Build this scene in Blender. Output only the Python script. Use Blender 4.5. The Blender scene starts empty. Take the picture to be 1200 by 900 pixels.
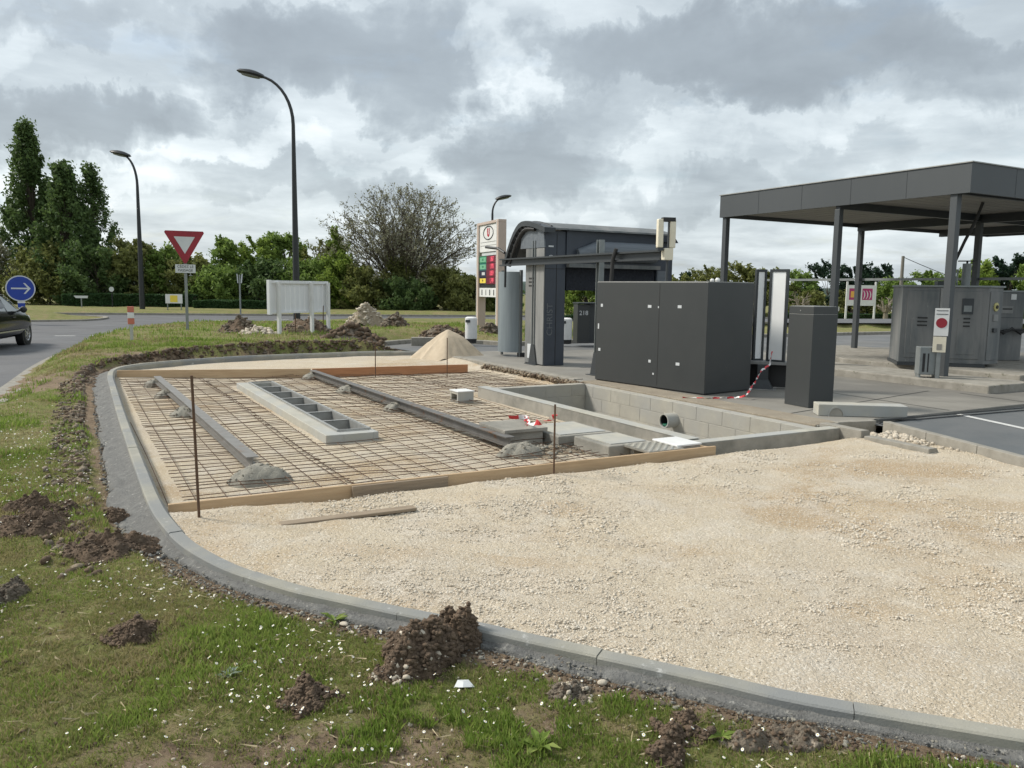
import bpy, math, random
import numpy as np
from mathutils import Vector, Matrix
R_ = math.radians
rs = np.random.RandomState(7); random.seed(7)
sc = bpy.context.scene
C = sc.collection

# ------------------------------------------------------------------ camera
W0, H0, FPX, PITCH, ROLL, CH = 1200, 900, 935.0, math.atan(111/935), .0127, 1.70
cp, sp = math.cos(PITCH), math.sin(PITCH); cr, sr = math.cos(ROLL), math.sin(ROLL)
_r = Vector((1,0,0)); _u = Vector((0,sp,cp)); CF = Vector((0,cp,-sp))
CR = _r*cr + _u*sr; CU = _u*cr - _r*sr
cam = bpy.data.objects.new('camera', bpy.data.cameras.new('camera')); C.objects.link(cam)
m = Matrix((CR, CU, -CF)).transposed().to_4x4(); m.translation = Vector((0,0,CH)); cam.matrix_world = m
cam.data.sensor_width = 36; cam.data.lens = FPX/W0*36; cam.data.clip_end = 6000; cam.data.clip_start = .05
sc.camera = cam
def ray(u, v): return CR*((u-600)/FPX) + CU*((450-v)/FPX) + CF
def gp(u, v, z=0.):
    d = ray(u, v); t = (z-CH)/d.z; return Vector((d.x*t, d.y*t, z))
def at(u, v, y):                       # point on the pixel's ray at ground distance y
    d = ray(u, v); t = y/d.y; return Vector((d.x*t, y, CH+d.z*t))

# ------------------------------------------------------------------ world, sun, exposure
SUN_AZ, SUN_EL = R_(-76), R_(43)       # azimuth clockwise from +Y
sc.view_settings.view_transform = 'Standard'; sc.view_settings.look = 'None'
sc.view_settings.gamma = 1; sc.view_settings.exposure = 0.40
w = bpy.data.worlds.new('World'); sc.world = w; w.use_nodes = True
nt = w.node_tree; nt.nodes.clear()
class NT:
    def __init__(s, nt): s.nt = nt
    def n(s, t, **k):
        nd = s.nt.nodes.new(t)
        for a, b in k.items(): setattr(nd, a, b)
        return nd
    def l(s, a, b): s.nt.links.new(a, b)
    def m(s, op, a, b=None, c=None, clamp=False):
        nd = s.nt.nodes.new('ShaderNodeMath'); nd.operation = op; nd.use_clamp = clamp
        for i, x in enumerate((a, b, c)):
            if x is None: continue
            if hasattr(x, 'is_linked'): s.nt.links.new(x, nd.inputs[i])
            else: nd.inputs[i].default_value = x
        return nd.outputs[0]
    def ramp(s, fac, stops, interp='LINEAR'):
        nd = s.nt.nodes.new('ShaderNodeValToRGB'); nd.color_ramp.interpolation = interp
        el = nd.color_ramp.elements
        while len(el) < len(stops): el.new(.5)
        for e, (p, c) in zip(el, stops):
            e.position = p; e.color = (c[0], c[1], c[2], 1) if not isinstance(c, (int, float)) else (c, c, c, 1)
        s.nt.links.new(fac, nd.inputs[0]); return nd.outputs[0]
    def noise(s, vec, scale, detail=4, rough=.5, dist=0, dim='3D'):
        nd = s.nt.nodes.new('ShaderNodeTexNoise'); nd.noise_dimensions = dim
        nd.inputs['Scale'].default_value = scale; nd.inputs['Detail'].default_value = detail
        nd.inputs['Roughness'].default_value = rough; nd.inputs['Distortion'].default_value = dist
        s.nt.links.new(vec, nd.inputs['Vector']); return nd.outputs[0]
    def mix(s, f, a, b, mode='MIX'):
        nd = s.nt.nodes.new('ShaderNodeMix'); nd.data_type = 'RGBA'; nd.blend_type = mode
        for i, x in ((0, f), (6, a), (7, b)):
            if hasattr(x, 'is_linked'): s.nt.links.new(x, nd.inputs[i])
            else: nd.inputs[i].default_value = x if i == 0 else (x[0], x[1], x[2], 1)
        return nd.outputs[2]
N = NT(nt)
sky = N.n('ShaderNodeTexSky', sky_type='NISHITA', sun_disc=False, sun_elevation=SUN_EL, sun_rotation=SUN_AZ, air_density=1.2, dust_density=2.0)
bg1 = N.n('ShaderNodeBackground'); bg1.inputs[1].default_value = .12; N.l(sky.outputs[0], bg1.inputs[0])
tc = N.n('ShaderNodeTexCoord'); sep = N.n('ShaderNodeSeparateXYZ'); N.l(tc.outputs['Generated'], sep.inputs[0])
dx, dy, dz = sep.outputs
zz = N.m('ADD', N.m('MAXIMUM', dz, 0.), .16)
px_, py_ = N.m('DIVIDE', dx, zz), N.m('DIVIDE', dy, zz)
comb = N.n('ShaderNodeCombineXYZ'); N.l(px_, comb.inputs[0]); N.l(py_, comb.inputs[1])
pv = comb.outputs[0]
n1 = N.noise(pv, .75, 9, .56, .5); n2 = N.noise(pv, 2.0, 7, .6, .3); n3 = N.noise(pv, .32, 3, .5, .2)
# tangent coordinates of the direction for the large cloud masses in front
yy = N.m('MAXIMUM', dy, .15); tu, tv = N.m('DIVIDE', dx, yy), N.m('DIVIDE', dz, yy)
w1 = N.noise(tc.outputs['Generated'], 5.5, 6, .62, .3); w2 = N.noise(tc.outputs['Generated'], 9.0, 6, .6, .2)
w1o = N.m('MULTIPLY', N.m('SUBTRACT', w1, .5), .42); w2o = N.m('MULTIPLY', N.m('SUBTRACT', w2, .5), .22)
tu2, tv2 = N.m('ADD', tu, w1o), N.m('ADD', tv, w2o)
def blob(u, v, ru, rv, amp):
    d = ray(u, v); cu, cv = d.x/d.y, d.z/d.y
    a = N.m('DIVIDE', N.m('SUBTRACT', tu2, cu), ru/FPX); b = N.m('DIVIDE', N.m('SUBTRACT', tv2, cv), rv/FPX)
    q = N.m('ADD', N.m('MULTIPLY', a, a), N.m('MULTIPLY', b, b))
    return N.m('MULTIPLY', N.m('SUBTRACT', 1., N.m('MULTIPLY', q, q), clamp=True), amp)
dark = None
for b in [(400,70,190,62,.9),(500,40,90,70,.3),(110,135,160,45,.85),(100,25,130,26,.35),(620,180,150,62,.85),(600,55,60,90,.2),(900,60,360,60,1.0),(1080,90,200,48,.5),(690,120,140,30,.5),
          (470,222,130,25,.5),(330,215,140,22,.3),(820,225,70,30,.35),(620,240,150,22,.3),(1000,190,120,30,.3)]:
    x = blob(*b); dark = x if dark is None else N.m('MAXIMUM', dark, x)
brt = None
for b in [(560,90,45,80,.55),(60,215,200,26,.5),(250,110,70,50,.45),(760,160,80,60,.35),(1010,130,250,30,.3),(20,60,60,35,.45),(230,175,160,25,.5),(440,190,60,30,.3)]:
    x = blob(*b); brt = x if brt is None else N.m('MAXIMUM', brt, x)
val = N.m('ADD', N.m('MULTIPLY', n1, .55), N.m('MULTIPLY', n2, .42))
val = N.m('ADD', val, N.m('MULTIPLY', N.m('SUBTRACT', n3, .5), .25))
val = N.m('ADD', val, N.m('MULTIPLY', brt, .20)); val = N.m('SUBTRACT', val, N.m('MULTIPLY', dark, .27))
ccol = N.ramp(val, [(.14,(.27,.305,.335)),(.30,(.34,.385,.42)),(.43,(.46,.515,.55)),(.55,(.63,.69,.72)),(.66,(.80,.845,.865)),(.80,(.90,.925,.93))])
lum = N.m('ADD', N.m('MULTIPLY', N.m('MULTIPLY', tu, -1.), .10), .5)
bg2 = N.n('ShaderNodeBackground'); N.l(ccol, bg2.inputs[0]); bg2.inputs[1].default_value = 1.0
gap = N.m('MULTIPLY', N.m('SUBTRACT', N.noise(pv, 1.7, 6, .6), .56), 3., clamp=True)
gap = N.m('ADD', N.m('MULTIPLY', gap, .7), .10, clamp=True)
mx = N.n('ShaderNodeMixShader'); N.l(gap, mx.inputs[0]); N.l(bg2.outputs[0], mx.inputs[1]); N.l(bg1.outputs[0], mx.inputs[2])
out = N.n('ShaderNodeOutputWorld'); N.l(mx.outputs[0], out.inputs[0])
sl = bpy.data.lights.new('sun', 'SUN'); sl.energy = 3.0; sl.angle = R_(12); sl.color = (1, .945, .85)
so = bpy.data.objects.new('sun', sl); C.objects.link(so)
sd = Vector((math.sin(SUN_AZ)*math.cos(SUN_EL), math.cos(SUN_AZ)*math.cos(SUN_EL), math.sin(SUN_EL)))
so.rotation_euler = sd.to_track_quat('Z', 'Y').to_euler()

# ------------------------------------------------------------------ numpy helpers
PHI = R_(29); cA, sA = math.cos(PHI), math.sin(PHI)
def L(a, c, z=0.): return Vector((a*cA - c*sA, a*sA + c*cA, z))      # site frame (a across, c away)
def toL(x, y): return x*cA + y*sA, -x*sA + y*cA
_tab = np.random.RandomState(11).rand(256, 256)
def vn(x, y):
    x = np.asarray(x, float); y = np.asarray(y, float)
    xi, yi = np.floor(x).astype(int), np.floor(y).astype(int); fx, fy = x-xi, y-yi
    fx = fx*fx*(3-2*fx); fy = fy*fy*(3-2*fy)
    g = lambda i, j: _tab[(xi+i) % 256, (yi+j) % 256]
    return (g(0,0)*(1-fx)+g(1,0)*fx)*(1-fy) + (g(0,1)*(1-fx)+g(1,1)*fx)*fy
def fbm(x, y, o=4, gain=.5):
    s, a, t = 0, 1., 0
    for i in range(o): s = s + a*vn(x*2**i+17*i, y*2**i+31*i); t += a; a *= gain
    return s/t
def ss(x, a, b):
    t = np.clip((x-a)/(b-a), 0, 1); return t*t*(3-2*t)
def inpoly(x, y, P):
    r = np.zeros(np.shape(x), bool)
    for i in range(len(P)):
        x1, y1 = P[i]; x2, y2 = P[i-1]
        if y1 == y2: continue
        r ^= ((y1 > y) != (y2 > y)) & (x < (x2-x1)*(y-y1)/(y2-y1)+x1)
    return r
def near_line(x, y, P, closed=True):
    best = np.full(np.shape(x), 1e9); bx = np.array(x, float); by = np.array(y, float)
    for i in range(0 if closed else 1, len(P)):
        x1, y1 = P[i-1]; x2, y2 = P[i]; ex, ey = x2-x1, y2-y1; q = ex*ex+ey*ey
        if q == 0: continue
        t = np.clip(((x-x1)*ex+(y-y1)*ey)/q, 0, 1); cx, cy = x1+t*ex, y1+t*ey
        d = np.hypot(x-cx, y-cy); k = d < best
        best = np.where(k, d, best); bx = np.where(k, cx, bx); by = np.where(k, cy, by)
    return best, bx, by
def sdist(x, y, P):                    # positive outside
    d, _, _ = near_line(x, y, P); return np.where(inpoly(x, y, P), -d, d)

def np_mesh(name, V, F, mats, smooth=False, midx=None):
    V = np.ascontiguousarray(V, np.float32); F = np.ascontiguousarray(F, np.int32)
    me = bpy.data.meshes.new(name); k = F.shape[1]
    me.vertices.add(len(V)); me.vertices.foreach_set('co', V.ravel())
    me.loops.add(F.size); me.loops.foreach_set('vertex_index', F.ravel())
    me.polygons.add(len(F)); me.polygons.foreach_set('loop_start', np.arange(0, F.size, k, dtype=np.int32))
    me.polygons.foreach_set('loop_total', np.full(len(F), k, np.int32))
    if smooth: me.polygons.foreach_set('use_smooth', np.ones(len(F), bool))
    if midx is not None: me.polygons.foreach_set('material_index', np.ascontiguousarray(midx, np.int32))
    for q in (mats if isinstance(mats, (list, tuple)) else [mats]): me.materials.append(q)
    me.update(calc_edges=True); me.validate(); return me
def link(name, me, parent=None, loc=None, yaw=None):
    o = bpy.data.objects.new(name, me); C.objects.link(o)
    if parent: o.parent = parent
    if loc is not None: o.location = loc
    if yaw is not None: o.rotation_euler = (0, 0, yaw)
    return o
def tag(o, label=None, cat=None, group=None, kind=None):
    if label: o['label'] = label
    if cat: o['category'] = cat
    if group: o['group'] = group
    if kind: o['kind'] = kind
    return o
def thing(name, label, cat, loc, yaw=0., group=None):
    o = bpy.data.objects.new(name, None); C.objects.link(o); o.empty_display_size = .2
    o.location = loc; o.rotation_euler = (0, 0, yaw); return tag(o, label, cat, group)
def copy_tree(o, parent=None):
    c = o.copy(); C.objects.link(c); c.parent = parent
    for ch in list(o.children): copy_tree(ch, c)
    return c

class MB:
    def __init__(s): s.v = []; s.f = []; s.mi = []; s.cur = 0
    def add(s, vs, fs):
        b = len(s.v); s.v += [tuple(v) for v in vs]; s.f += [tuple(b+i for i in f) for f in fs]; s.mi += [s.cur]*len(fs); return s
    def box(s, x0, x1, y0, y1, z0, z1, M=None):
        vs = [Vector((x, y, z)) for z in (z0, z1) for y in (y0, y1) for x in (x0, x1)]
        if M is not None: vs = [M @ v for v in vs]
        return s.add(vs, [(0,2,3,1),(4,5,7,6),(0,1,5,4),(2,6,7,3),(0,4,6,2),(1,3,7,5)])
    def bar(s, p0, p1, w, h, up=(0,0,1)):   # rectangular bar between two points
        p0, p1 = Vector(p0), Vector(p1); d = (p1-p0).normalized(); up = Vector(up)
        sx = d.cross(up).normalized(); sz = sx.cross(d)
        vs = [p+sx*(a*w/2)+sz*(b*h/2) for p in (p0, p1) for a, b in ((-1,-1),(1,-1),(1,1),(-1,1))]
        return s.add(vs, [(3,2,1,0),(4,5,6,7),(0,1,5,4),(1,2,6,5),(2,3,7,6),(3,0,4,7)])
    def tube(s, pts, r, n=8, cap=True):
        pts = [Vector(p) for p in pts]; rr = r if isinstance(r, (list, tuple)) else [r]*len(pts)
        b = len(s.v); prev = None
        for i, p in enumerate(pts):
            d = (pts[min(i+1, len(pts)-1)]-pts[max(i-1, 0)]).normalized()
            if prev is None:
                a = Vector((0,0,1)) if abs(d.z) < .9 else Vector((1,0,0)); x = d.cross(a).normalized()
            else: x = (prev - d*prev.dot(d)).normalized()
            prev = x; y = d.cross(x)
            for k in range(n):
                t = 2*math.pi*k/n; s.v.append(tuple(p+(x*math.cos(t)+y*math.sin(t))*rr[i]))
        m0 = len(s.f)
        for i in range(len(pts)-1):
            for k in range(n):
                a, c = b+i*n+k, b+i*n+(k+1) % n; s.f.append((a, c, c+n, a+n))
        if cap:
            s.f.append(tuple(b+k for k in range(n))[::-1]); s.f.append(tuple(b+(len(pts)-1)*n+k for k in range(n)))
        s.mi += [s.cur]*(len(s.f)-m0); return s
    def prism(s, poly, z0, z1, M=None):    # poly in xy, extruded in z
        n = len(poly); vs = [Vector((x, y, z0)) for x, y in poly]+[Vector((x, y, z1)) for x, y in poly]
        if M is not None: vs = [M @ v for v in vs]
        return s.add(vs, [tuple(range(n))[::-1], tuple(range(n, 2*n))]+[(i, (i+1) % n, n+(i+1) % n, n+i) for i in range(n)])
    def lathe(s, prof, n=20, M=None, cx=0, cy=0):
        b = len(s.v); m0 = len(s.f)
        for r, z in prof:
            for k in range(n):
                t = 2*math.pi*k/n; v = Vector((cx+r*math.cos(t), cy+r*math.sin(t), z)); s.v.append(tuple(M @ v if M is not None else v))
        for i in range(len(prof)-1):
            for k in range(n):
                a, c = b+i*n+k, b+i*n+(k+1) % n; s.f.append((a, c, c+n, a+n))
        s.f.append(tuple(b+k for k in range(n))[::-1]); s.f.append(tuple(b+(len(prof)-1)*n+k for k in range(n)))
        s.mi += [s.cur]*(len(s.f)-m0); return s
    def build(s, name, mats, parent=None, loc=None, yaw=None, smooth=False, bevel=0, seg=2):
        me = bpy.data.meshes.new(name); me.from_pydata(s.v, [], s.f)
        for q in (mats if isinstance(mats, (list, tuple)) else [mats]): me.materials.append(q)
        for p, k in zip(me.polygons, s.mi): p.material_index = k
        if smooth: me.shade_smooth()
        me.update(); o = link(name, me, parent, loc, yaw)
        if bevel:
            md = o.modifiers.new('bevel', 'BEVEL'); md.width = bevel; md.segments = seg; md.limit_method = 'ANGLE'; md.angle_limit = R_(40)
        if smooth and not bevel:
            try: me.set_sharp_from_angle(angle=R_(40))
            except Exception: pass
        return o
RX = Matrix.Rotation(R_(90), 4, 'X')   # xy polygon -> xz plane (extrusion towards -y)
def T(x, y, z): return Matrix.Translation((x, y, z))
def text(name, body, size, mt, parent, loc, rot, extrude=.002, sx=1., bold=0.):
    cu = bpy.data.curves.new(name, 'FONT'); cu.body = body; cu.size = size; cu.align_x = 'CENTER'; cu.align_y = 'CENTER'; cu.extrude = extrude; cu.resolution_u = 3; cu.offset = bold
    t = bpy.data.objects.new('tmp', cu); C.objects.link(t); bpy.context.view_layer.update()
    me = bpy.data.meshes.new_from_object(t.evaluated_get(bpy.context.evaluated_depsgraph_get()))
    bpy.data.objects.remove(t); bpy.data.curves.remove(cu); me.materials.clear(); me.materials.append(mt); me.name = name
    o = link(name, me, parent, loc); o.rotation_euler = rot; o.scale = (sx, 1, 1); return o

# ------------------------------------------------------------------ materials
def mat(name, c1, c2=None, rough=.7, metal=0., scale=3., bump=.0, bscale=60., spots=None, spot_scale=8., spot_thr=.6, emit=None, coord='Object', stretch=None, spec=.5, c3=None):
    m = bpy.data.materials.new(name); m.use_nodes = True; N = NT(m.node_tree)
    b = m.node_tree.nodes['Principled BSDF']; b.inputs['Roughness'].default_value = rough; b.inputs['Metallic'].default_value = metal
    b.inputs['Specular IOR Level'].default_value = spec
    tc = N.n('ShaderNodeTexCoord'); v = tc.outputs[coord]
    if stretch:
        mp = N.n('ShaderNodeMapping'); mp.inputs['Scale'].default_value = stretch; N.l(v, mp.inputs[0]); v = mp.outputs[0]
    if c2 is None: c2 = tuple(x*.8 for x in c1)
    f = N.ramp(N.noise(v, scale, 6, .6), [(.3, 0.), (.7, 1.)])
    col = N.mix(f, c1, c2)
    if c3: col = N.mix(N.ramp(N.noise(v, scale*.27, 4, .6), [(.42, 0.), (.6, 1.)]), col, c3)
    if spots:
        s = N.ramp(N.noise(v, spot_scale, 5, .7), [(spot_thr, 0.), (spot_thr+.08, 1.)]); col = N.mix(s, col, spots)
    N.l(col, b.inputs['Base Color'])
    if bump:
        bp = N.n('ShaderNodeBump'); bp.inputs['Strength'].default_value = bump; bp.inputs['Distance'].default_value = .02
        N.l(N.noise(v, bscale, 5, .65), bp.inputs['Height']); N.l(bp.outputs[0], b.inputs['Normal'])
    if emit:
        b.inputs['Emission Color'].default_value = (*emit[:3], 1); b.inputs['Emission Strength'].default_value = emit[3]
    return m
def leafmat(name, ca, cb, cc, trans=.25):
    m = bpy.data.materials.new(name); m.use_nodes = True; N = NT(m.node_tree); m.node_tree.nodes.remove(m.node_tree.nodes['Principled BSDF'])
    g = N.n('ShaderNodeNewGeometry'); col = N.ramp(g.outputs['Random Per Island'], [(0, ca), (.55, cb), (1, cc)])
    tc = N.n('ShaderNodeTexCoord'); nz = N.noise(tc.outputs['Object'], .8, 3)
    col = N.mix(N.ramp(nz, [(.35, 0.), (.65, .45)]), col, cc)
    d = N.n('ShaderNodeBsdfPrincipled'); d.inputs['Roughness'].default_value = .6; d.inputs['Specular IOR Level'].default_value = .25
    t = N.n('ShaderNodeBsdfTranslucent'); x = N.n('ShaderNodeMixShader'); x.inputs[0].default_value = trans
    N.l(col, d.inputs['Base Color']); N.l(col, t.inputs[0]); N.l(d.outputs[0], x.inputs[1]); N.l(t.outputs[0], x.inputs[2])
    N.l(x.outputs[0], m.node_tree.nodes['Material Output'].inputs[0]); return m

def plus(m, fn):
    return m
M = {}
def gravel_mat():
    m = bpy.data.materials.new('crushed_limestone'); m.use_nodes = True; N = NT(m.node_tree); b = m.node_tree.nodes['Principled BSDF']
    tc = N.n('ShaderNodeTexCoord'); v = tc.outputs['Object']
    vo = N.n('ShaderNodeTexVoronoi'); vo.inputs['Scale'].default_value = 55; N.l(v, vo.inputs['Vector'])
    vo2 = N.n('ShaderNodeTexVoronoi'); vo2.inputs['Scale'].default_value = 130; N.l(v, vo2.inputs['Vector'])
    col = N.mix(N.ramp(N.noise(v, .9, 6, .65), [(.35, 0.), (.65, 1.)]), (.51,.44,.335), (.46,.39,.30))
    col = N.mix(N.ramp(N.noise(v, .55, 5, .6, .6), [(.52, 0.), (.62, .9)]), col, (.40,.30,.19))
    col = N.mix(N.ramp(N.noise(v, .35, 6, .7, 1.2), [(.47, 0.), (.58, .6)]), col, (.52,.44,.32))
    col = N.mix(N.ramp(N.noise(v, 2.4, 5, .6), [(.5, 0.), (.72, .6)]), col, (.56,.515,.45))
    for (pu, pv, rx_, ry_, am) in [(1050,548,1.1,.55,.8),(660,595,.30,.25,.55),(1020,715,.33,.20,.45),(1130,590,.8,.3,.5),(800,570,.6,.2,.35),(440,650,.5,.2,.3)]:
        g_ = gp(pu, pv, .09); mp = N.n('ShaderNodeMapping', vector_type='TEXTURE'); mp.inputs['Location'].default_value = (g_.x, g_.y, 0); mp.inputs['Scale'].default_value = (rx_, ry_, 100); N.l(v, mp.inputs[0])
        ln = N.n('ShaderNodeVectorMath', operation='LENGTH'); N.l(mp.outputs[0], ln.inputs[0])
        dd = N.m('ADD', ln.outputs['Value'], N.m('MULTIPLY', N.m('SUBTRACT', N.noise(v, 3.5, 6, .65), .5), 1.6))
        col = N.mix(N.ramp(dd, [(.45, am), (1., 0.)]), col, (.37,.265,.155))
    sp_ = N.n('ShaderNodeSeparateColor'); N.l(vo.outputs['Color'], sp_.inputs[0])
    col = N.mix(N.ramp(sp_.outputs[0], [(0., .55), (.3, 0.)]), col, (.40,.33,.24))
    sp2 = N.n('ShaderNodeSeparateColor'); N.l(vo2.outputs['Color'], sp2.inputs[0])
    col = N.mix(N.ramp(sp2.outputs[0], [(.75, 0.), (1., .6)]), col, (.78,.74,.66))
    N.l(col, b.inputs['Base Color']); b.inputs['Roughness'].default_value = .95; b.inputs['Specular IOR Level'].default_value = .2
    h = N.m('ADD', N.m('MULTIPLY', vo.outputs['Distance'], -.55), N.m('MULTIPLY', vo2.outputs['Distance'], -.4))
    h = N.m('ADD', h, N.m('MULTIPLY', N.noise(v, 14, 8, .72), 2.2))
    bp = N.n('ShaderNodeBump'); bp.inputs['Strength'].default_value = .75; bp.inputs['Distance'].default_value = .014
    N.l(h, bp.inputs['Height']); N.l(bp.outputs[0], b.inputs['Normal']); return m
def ground_mat():
    m = bpy.data.materials.new('turf_and_soil'); m.use_nodes = True; N = NT(m.node_tree); b = m.node_tree.nodes['Principled BSDF']
    tc = N.n('ShaderNodeTexCoord'); v = tc.outputs['Object']
    at_ = N.n('ShaderNodeAttribute', attribute_name='bare'); bare = at_.outputs['Fac']
    g = N.mix(N.ramp(N.noise(v, 1.3, 6, .65), [(.35, 0.), (.65, 1.)]), (.17,.19,.055), (.235,.235,.095))
    g = N.mix(N.ramp(N.noise(v, .5, 4, .6), [(.5, 0.), (.68, .6)]), g, (.27,.225,.11))
    g = N.mix(N.ramp(N.noise(v, 26, 5, .7), [(.42, 0.), (.66, .75)]), g, (.085,.08,.035))
    g = N.mix(N.ramp(N.noise(v, 2.6, 6, .75), [(.50, 0.), (.62, .75)]), g, (.24,.185,.105))
    g = N.mix(N.ramp(N.noise(v, 75, 3, .7), [(.60, 0.), (.72, .5)]), g, (.34,.31,.20))
    s = N.mix(N.ramp(N.noise(v, 7, 6, .7), [(.35, 0.), (.65, 1.)]), (.16,.115,.078), (.27,.205,.14))
    s = N.mix(N.ramp(N.noise(v, 60, 3, .7), [(.6, 0.), (.72, .8)]), s, (.42,.37,.29))
    f = N.m('ADD', bare, N.m('MULTIPLY', N.m('SUBTRACT', N.noise(v, 9, 6, .7), .5), .9))
    col = N.mix(N.ramp(f, [(.4, 0.), (.62, 1.)]), g, s)
    N.l(col, b.inputs['Base Color']); b.inputs['Roughness'].default_value = .95; b.inputs['Specular IOR Level'].default_value = .15
    bp = N.n('ShaderNodeBump'); bp.inputs['Strength'].default_value = .9; bp.inputs['Distance'].default_value = .03
    N.l(N.noise(v, 30, 7, .75), bp.inputs['Height']); N.l(bp.outputs[0], b.inputs['Normal']); return m
def asphalt_mat(name, c1, c2, c3):
    m = bpy.data.materials.new(name); m.use_nodes = True; N = NT(m.node_tree); b = m.node_tree.nodes['Principled BSDF']
    tc = N.n('ShaderNodeTexCoord'); v = tc.outputs['Object']
    col = N.mix(N.ramp(N.noise(v, .6, 6, .65), [(.35, 0.), (.65, 1.)]), c1, c2)
    col = N.mix(N.ramp(N.noise(v, .23, 5, .6, 1.), [(.5, 0.), (.64, .7)]), col, c3)
    col = N.mix(N.ramp(N.noise(v, 140, 2, .6), [(.62, 0.), (.75, .55)]), col, (.22,.21,.2))
    N.l(col, b.inputs['Base Color']); N.l(N.ramp(N.noise(v, .8, 4), [(.3, .55), (.7, .85)]), b.inputs['Roughness'])
    bp = N.n('ShaderNodeBump'); bp.inputs['Strength'].default_value = .4; bp.inputs['Distance'].default_value = .006
    N.l(N.noise(v, 160, 4, .7), bp.inputs['Height']); N.l(bp.outputs[0], b.inputs['Normal']); return m
M['gravel'] = gravel_mat(); M['ground'] = ground_mat()
M['asphalt'] = asphalt_mat('road_asphalt', (.085,.085,.09), (.11,.11,.113), (.07,.072,.077))
M['asphalt2'] = asphalt_mat('parking_asphalt', (.10,.105,.108), (.13,.13,.13), (.16,.155,.145))
M['asphalt3'] = asphalt_mat('fresh_parking_asphalt', (.085,.095,.10), (.115,.122,.126), (.15,.15,.148))
M['slab'] = asphalt_mat('forecourt_concrete', (.19,.178,.155), (.27,.255,.225), (.11,.105,.095))
M['dust'] = mat('dusty_concrete', (.30,.26,.20), (.22,.185,.14), .95, scale=4, bump=.6, bscale=40, spots=(.5,.45,.37), spot_scale=30, spot_thr=.62)
M['white_paint'] = mat('road_paint', (.62,.62,.60), (.45,.45,.44), .8, scale=12)
M['kerb'] = mat('kerb_concrete', (.34,.325,.275), (.25,.245,.21), .9, scale=5, bump=.3, bscale=120, spots=(.45,.45,.43), spot_scale=9, spot_thr=.62, c3=(.22,.225,.22))
M['old_kerb'] = mat('old_kerb_concrete', (.33,.31,.27), (.21,.195,.165), .95, scale=5, bump=.4, bscale=70, spots=(.12,.115,.08), spot_scale=7, spot_thr=.6)
M['block'] = mat('concrete_block', (.43,.405,.34), (.34,.32,.275), .95, scale=4, bump=.5, bscale=110, c3=(.35,.34,.31))
M['mortar'] = mat('mortar', (.23,.228,.215), (.115,.115,.112), .98, scale=16, bump=1., bscale=60, c3=(.17,.168,.16), spots=(.36,.35,.32), spot_scale=22, spot_thr=.60)
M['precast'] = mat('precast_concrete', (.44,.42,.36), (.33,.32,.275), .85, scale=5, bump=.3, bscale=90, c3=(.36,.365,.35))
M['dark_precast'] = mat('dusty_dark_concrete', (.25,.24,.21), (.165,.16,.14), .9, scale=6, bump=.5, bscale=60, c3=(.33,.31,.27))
M['galv'] = mat('galvanised_steel', (.40,.40,.385), (.30,.30,.285), .5, .5, scale=9)
M['channel'] = mat('steel_channel', (.20,.195,.185), (.14,.13,.12), .55, .5, scale=8, spots=(.20,.11,.06), spot_scale=5, spot_thr=.58)
M['channel_grey'] = mat('dull_grey_channel', (.26,.25,.235), (.19,.18,.165), .55, .4, scale=8, spots=(.22,.13,.08), spot_scale=6, spot_thr=.62)
M['rust'] = mat('rusty_rebar', (.15,.085,.05), (.09,.06,.042), .85, .3, scale=14)
M['wood'] = mat('pale_formwork_timber', (.52,.38,.235), (.42,.29,.17), .8, scale=3, stretch=(1,12,12), bump=.2, bscale=40, spots=(.24,.15,.08), spot_scale=4, spot_thr=.7)
M['wood_orange'] = mat('orange_formwork_timber', (.48,.235,.115), (.36,.165,.075), .8, scale=3, stretch=(1,12,12), bump=.2, bscale=40, spots=(.16,.08,.05), spot_scale=4, spot_thr=.66)
M['old_wood'] = mat('weathered_plank', (.31,.245,.175), (.22,.17,.12), .9, scale=4, stretch=(1,14,14), bump=.3, bscale=40)
M['sand'] = mat('yellow_sand', (.55,.46,.345), (.47,.385,.28), .98, scale=6, bump=.6, bscale=70)
M['cement_heap'] = mat('lean_mix', (.33,.31,.26), (.25,.24,.205), .98, scale=9, bump=.9, bscale=70)
M['soil'] = mat('dark_soil', (.18,.125,.083), (.095,.067,.046), .98, scale=9, bump=1., bscale=50, spots=(.22,.17,.12), spot_scale=20, spot_thr=.62)
M['soil_grey'] = mat('stony_soil', (.20,.165,.125), (.10,.08,.06), .98, scale=7, bump=1., bscale=40, spots=(.34,.29,.23), spot_scale=12, spot_thr=.58)
M['soil_pale'] = mat('pale_rubble_soil', (.34,.28,.20), (.22,.175,.125), .98, scale=7, bump=1., bscale=40, spots=(.42,.37,.30), spot_scale=12, spot_thr=.6)
M['stone'] = mat('pale_limestone', (.58,.52,.43), (.42,.36,.28), .9, scale=25, bump=.5, bscale=60)
M['charcoal'] = mat('charcoal_cladding', (.052,.056,.057), (.043,.047,.048), .42, .2, scale=.9, c3=(.06,.063,.062), spots=(.085,.083,.077), spot_scale=7, spot_thr=.66)
M['charcoal2'] = mat('anthracite_metal', (.05,.056,.06), (.04,.045,.05), .45, .2, scale=2)
M['fascia'] = mat('canopy_fascia', (.075,.082,.087), (.062,.069,.074), .5, .2, scale=.6, stretch=(1,1,.3))
M['soffit'] = mat('canopy_soffit', (.27,.26,.23), (.22,.21,.19), .7, scale=.8)
M['slate'] = mat('slate_blue_panel', (.050,.060,.080), (.038,.047,.062), .35, .1, scale=2, spots=(.11,.12,.14), spot_scale=3, spot_thr=.68)
M['slate2'] = mat('dark_brush_drum', (.15,.17,.19), (.10,.115,.135), .5, scale=3, stretch=(.3,4,4))
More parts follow.
